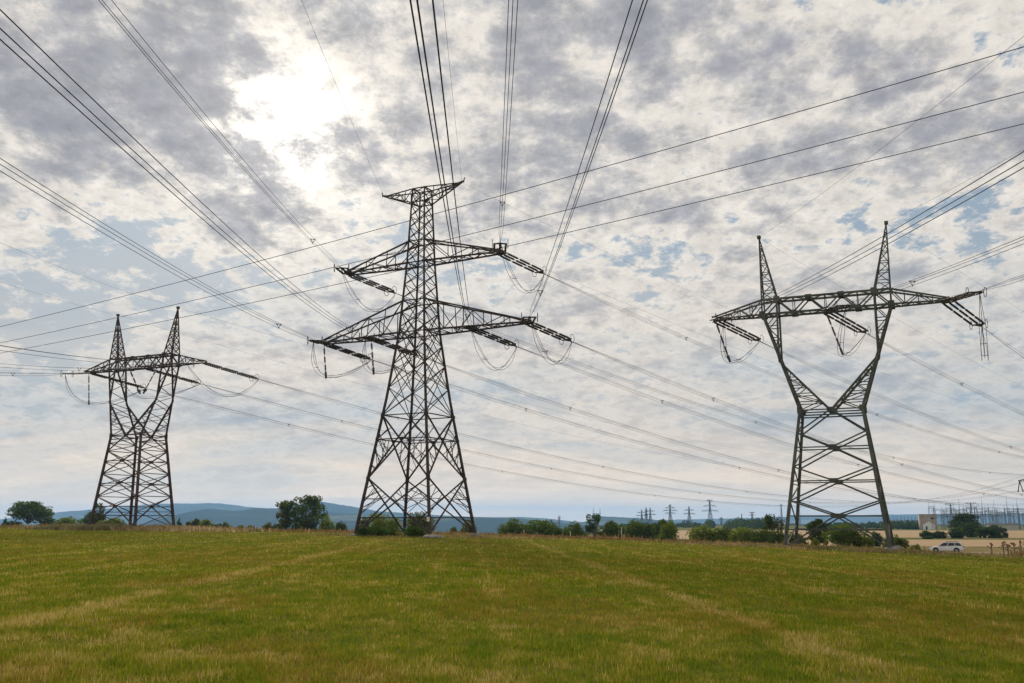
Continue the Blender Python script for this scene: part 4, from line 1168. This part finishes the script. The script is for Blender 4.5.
for i in range(7):
    portal(898 + 3.6 * i, 800 + 20 * (i % 3), 6, 6.5, 'small distant gantry in the low row left of the block building', -.3)
for i, (px, hh) in enumerate(((961, 22), (984, 24), (996, 21), (1009, 25), (1019, 22))):
    x, y = at(px, 720 + 20 * (i % 2)); m = MB(); z = gz(x, y); m.bar((x, y, z), (x, y, z + hh * .7), .34, .25); m.bar((x, y, z + hh * .7), (x, y, z + hh), .22, .08)
    tag(m.build('lightning_mast', M['steel_far']), ['thin lightning mast behind the tallest far tree', 'thin lightning mast first right of the tallest far tree', 'short thin lightning mast above the last dark far bush', 'tallest thin lightning mast near the right edge', 'thin lightning mast closest to the right edge'][i], 'mast', 'lightning masts of the substation')
x, y = at(1003, 580); m = MB(); m.box((0, 0, 1.6), (16, 5, 3.2)); m.v += []
hs = thing('low_shed', 'long pale low shed under the substation gantries at the right', 'shed', (x, y, gz(x, y)), -.4)
m.build('wall', simple('pale_wall', (.5, .48, .38), (.4, .38, .3), .5, .9), hs)
m = MB(); m.v = [(-8.3, -2.9, 3.2), (8.3, -2.9, 3.2), (8.3, 0, 4.2), (-8.3, 0, 4.2), (8.3, 2.9, 3.2), (-8.3, 2.9, 3.2)]; m.f = [(0, 1, 2, 3), (3, 2, 4, 5), (0, 3, 5), (1, 4, 2), (0, 5, 4, 1)]; m.m = [0] * 5
m.build('roof', M['fitting'], hs)

# ------------------------------------------------------------------ haze
m = MB(); m.box((500, 5000, 52), (24000, 18000, 256))
hz, nt, out = nodemat('haze')
pv = nt.nodes.new('ShaderNodeVolumePrincipled')
pv.inputs['Color'].default_value = (0.30, 0.55, 0.90, 1); pv.inputs['Density'].default_value = 8.5e-5; pv.inputs['Anisotropy'].default_value = 0.25
nt.links.new(pv.outputs[0], out.inputs['Volume'])
tag(m.build('haze', hz), 'pale blue haze in the distance', None, None, 'stuff')

# ------------------------------------------------------------------ sky and sun
SUN_AZ, SUN_EL = R_(-14.1), R_(22.6)
S = Vector((math.sin(SUN_AZ) * math.cos(SUN_EL), math.cos(SUN_AZ) * math.cos(SUN_EL), math.sin(SUN_EL)))
sl = bpy.data.lights.new('sun', 'SUN'); sl.energy = 3.0; sl.angle = R_(10); sl.color = (1.0, 0.93, 0.82)
so = bpy.data.objects.new('sun', sl); so.rotation_euler = (-S).to_track_quat('-Z', 'Y').to_euler(); so.location = (0, 0, 80); COL.objects.link(so)

wd = bpy.data.worlds.new('World'); scene.world = wd; wd.use_nodes = True
nt = wd.node_tree; nt.nodes.clear()
out = nt.nodes.new('ShaderNodeOutputWorld'); bg = nt.nodes.new('ShaderNodeBackground'); bg.inputs[1].default_value = 0.1
sky = nt.nodes.new('ShaderNodeTexSky'); sky.sky_type = 'NISHITA'; sky.sun_disc = False; sky.sun_elevation = SUN_EL; sky.sun_rotation = SUN_AZ % (2 * math.pi)
tc = nt.nodes.new('ShaderNodeTexCoord'); Dv = tc.outputs['Generated']
nv = N(nt, 'ShaderNodeVectorMath', operation='NORMALIZE'); nt.links.new(Dv, nv.inputs[0]); Dn = nv.outputs[0]
sp = nt.nodes.new('ShaderNodeSeparateXYZ'); nt.links.new(Dn, sp.inputs[0])
zc = math_(nt, 'MAXIMUM', sp.outputs[2], 0.0)
den = math_(nt, 'ADD', zc, 0.24)
px_ = math_(nt, 'DIVIDE', sp.outputs[0], den); py_ = math_(nt, 'DIVIDE', sp.outputs[1], den)
cv = nt.nodes.new('ShaderNodeCombineXYZ'); nt.links.new(px_, cv.inputs[0]); nt.links.new(py_, cv.inputs[1])
def wn(scale, detail, rough, dist=0.0, loc=(0, 0, 0), sc=(1, 1, 1)):
    mp = N(nt, 'ShaderNodeMapping'); mp.inputs['Location'].default_value = loc; mp.inputs['Scale'].default_value = sc; nt.links.new(cv.outputs[0], mp.inputs[0])
    n = N(nt, 'ShaderNodeTexNoise', i_Scale=scale, i_Detail=detail, i_Roughness=rough, i_Distortion=dist); nt.links.new(mp.outputs[0], n.inputs['Vector']); return n.outputs[0]
big = wn(2.4, 4.0, 0.5, 0.2, (3.1, 1.7, 0)); med = wn(12.5, 9.0, 0.68, 0.15, (7.7, 2.2, 0), (1, 0.85, 1)); fine = wn(38.0, 7.0, 0.68, 0.1, (1.3, 9.1, 0), (1, 0.8, 1))
# rounded puffs: soft cells on a warped plane
wq = N(nt, 'ShaderNodeTexNoise', i_Scale=14.0, i_Detail=4.0, i_Roughness=0.6); nt.links.new(cv.outputs[0], wq.inputs['Vector'])
wv = N(nt, 'ShaderNodeVectorMath', operation='MULTIPLY_ADD'); nt.links.new(wq.outputs['Color'], wv.inputs[0]); wv.inputs[1].default_value = (0.07, 0.09, 0); nt.links.new(cv.outputs[0], wv.inputs[2])
vo = N(nt, 'ShaderNodeTexVoronoi', i_Scale=13.0, feature='SMOOTH_F1'); vo.inputs['Smoothness'].default_value = 0.35; nt.links.new(wv.outputs[0], vo.inputs['Vector'])
puff = math_(nt, 'SUBTRACT', 0.42, vo.outputs['Distance'])
dens = math_(nt, 'ADD', math_(nt, 'ADD', math_(nt, 'MULTIPLY', big, 0.42), math_(nt, 'MULTIPLY', med, 0.38)), math_(nt, 'MULTIPLY', fine, 0.20))
dens = math_(nt, 'ADD', math_(nt, 'ADD', dens, math_(nt, 'MULTIPLY', puff, 0.15)), 0.008)
def dirv(px, py):
    a, b = (px - 512) / 960., (341.5 - py) / 960.; c, s = math.cos(PITCH), math.sin(PITCH)
    return Vector((a, c - b * s, s + b * c)).normalized()
def lobe(v, k):        # smooth bump around a direction of the sky
    d = N(nt, 'ShaderNodeVectorMath', operation='DOT_PRODUCT'); nt.links.new(Dn, d.inputs[0]); d.inputs[1].default_value = v
    return math_(nt, 'EXPONENT', math_(nt, 'MULTIPLY', math_(nt, 'SUBTRACT', d.outputs['Value'], 1.0), k))
# thicker and thinner stretches of the cloud deck
for (qx, qy, k, amp) in ((120, 30, 60, .075), (100, 150, 260, .075), (235, 212, 700, .085), (380, 130, 300, .03), (235, 75, 260, .06), (600, 90, 90, .04), (700, 40, 90, .035), (880, 60, 60, .045), (500, 290, 160, .03), (120, 256, 330, -.13), (175, 210, 700, -.05), (235, 285, 600, -.10),
                         (640, 250, 700, -.10), (735, 220, 1500, -.08), (975, 215, 500, -.11), (850, 215, 900, -.085), (1000, 20, 700, -.06), (370, 250, 300, -.05), (275, 135, 420, -.075), (310, 70, 1500, -.04), (50, 305, 500, -.09), (30, 400, 600, -.07), (560, 400, 500, -.05), (700, 330, 900, -.04), (470, 330, 300, -.05), (620, 200, 60, -.01)):
    dens = math_(nt, 'ADD', dens, math_(nt, 'MULTIPLY', lobe(dirv(qx, qy), k), amp))
lowf = math_(nt, 'SUBTRACT', 1.0, math_(nt, 'DIVIDE', zc, 0.27), clamp=True)     # the deck closes towards the horizon
cloud = ramp(nt, dens, [(0.40, (0.50, 0.49, 0.475)), (0.455, (0.60, 0.56, 0.505)), (0.49, (0.545, 0.51, 0.47)), (0.52, (0.445, 0.428, 0.415)), (0.56, (0.35, 0.345, 0.355)), (0.61, (0.28, 0.28, 0.305)), (0.70, (0.225, 0.23, 0.26))])
# small ripples of thicker and thinner cloud
rip = wn(20.0, 8.0, 0.66, 0.3, (4.2, 6.1, 0), (1, 0.75, 1))
rv = N(nt, 'ShaderNodeVectorMath', operation='SCALE'); nt.links.new(cloud, rv.inputs[0]); nt.links.new(math_(nt, 'ADD', math_(nt, 'MULTIPLY', rip, 0.80), 0.595), rv.inputs['Scale']); cloud = rv.outputs[0]
cover = ramp(nt, dens, [(0.385, (0, 0, 0)), (0.432, (1, 1, 1))])
hsky = mixc(nt, 0.93, sky.outputs[0], (2.3, 2.9, 3.5))
blue = N(nt, 'ShaderNodeVectorMath', operation='SCALE'); nt.links.new(hsky, blue.inputs[0]); blue.inputs['Scale'].default_value = 1.0
sc10 = N(nt, 'ShaderNodeVectorMath', operation='SCALE'); nt.links.new(cloud, sc10.inputs[0]); sc10.inputs['Scale'].default_value = 10.0
# haze layer of even grey towards the horizon
lown = wn(1.7, 6.0, 0.58, 0.2, (5.5, 3.3, 0), (0.55, 1.9, 1))
lowc = ramp(nt, lown, [(0.36, (3.15, 3.6, 3.95)), (0.47, (4.0, 3.95, 3.85)), (0.58, (5.3, 4.7, 4.1))])
deck = mixc(nt, cover, blue.outputs[0], sc10.outputs[0])
deck = mixc(nt, math_(nt, 'MULTIPLY', math_(nt, 'POWER', lowf, 0.8), 0.93), deck, lowc)
# paler, warmer air right at the horizon
hz_ = math_(nt, 'POWER', math_(nt, 'SUBTRACT', 1.0, math_(nt, 'DIVIDE', zc, 0.11), clamp=True), 1.5)
hv = N(nt, 'ShaderNodeVectorMath', operation='SCALE'); hv.inputs[0].default_value = (3.8, 2.3, 0.7); nt.links.new(hz_, hv.inputs['Scale'])
had = N(nt, 'ShaderNodeVectorMath', operation='ADD'); nt.links.new(deck, had.inputs[0]); nt.links.new(hv.outputs[0], had.inputs[1]); deck = had.outputs[0]
# sunlight scattered through the cloud around the sun
ga = math_(nt, 'MULTIPLY', lobe(S, 700), 0.85); gb = math_(nt, 'MULTIPLY', lobe(S, 170), 0.22); gc = math_(nt, 'MULTIPLY', lobe(S, 12), 0.075)
thin = math_(nt, 'SUBTRACT', 1.15, math_(nt, 'MULTIPLY', math_(nt, 'SUBTRACT', dens, 0.425), 7.5), clamp=False)
thin = math_(nt, 'MINIMUM', math_(nt, 'MAXIMUM', thin, 0.10), 1.0)
wide = math_(nt, 'MULTIPLY', math_(nt, 'ADD', gb, gc), math_(nt, 'MULTIPLY', math_(nt, 'ADD', math_(nt, 'MULTIPLY', cover, 0.8), 0.2), math_(nt, 'ADD', math_(nt, 'MULTIPLY', thin, 0.75), 0.25)))
glow = math_(nt, 'ADD', math_(nt, 'MULTIPLY', ga, thin), wide)
gv = N(nt, 'ShaderNodeVectorMath', operation='SCALE'); gv.inputs[0].default_value = (10.0, 9.2, 7.9); nt.links.new(glow, gv.inputs['Scale'])
add = N(nt, 'ShaderNodeVectorMath', operation='ADD'); nt.links.new(deck, add.inputs[0]); nt.links.new(gv.outputs[0], add.inputs[1])
nt.links.new(add.outputs[0], bg.inputs[0]); nt.links.new(bg.outputs[0], out.inputs[0])

# ------------------------------------------------------------------ render settings
scene.view_settings.view_transform = 'Standard'; scene.view_settings.look = 'None'
scene.view_settings.exposure = 0.42; scene.view_settings.gamma = 1.0
scene.render.engine = 'CYCLES'
cy = scene.cycles
cy.use_denoising = True; cy.denoiser = 'OPENIMAGEDENOISE'; cy.denoising_input_passes = 'RGB_ALBEDO_NORMAL'; cy.denoising_prefilter = 'ACCURATE'
cy.max_bounces = 6; cy.diffuse_bounces = 3; cy.transmission_bounces = 4; cy.volume_bounces = 1; cy.transparent_max_bounces = 8
scene.render.use_motion_blur = False
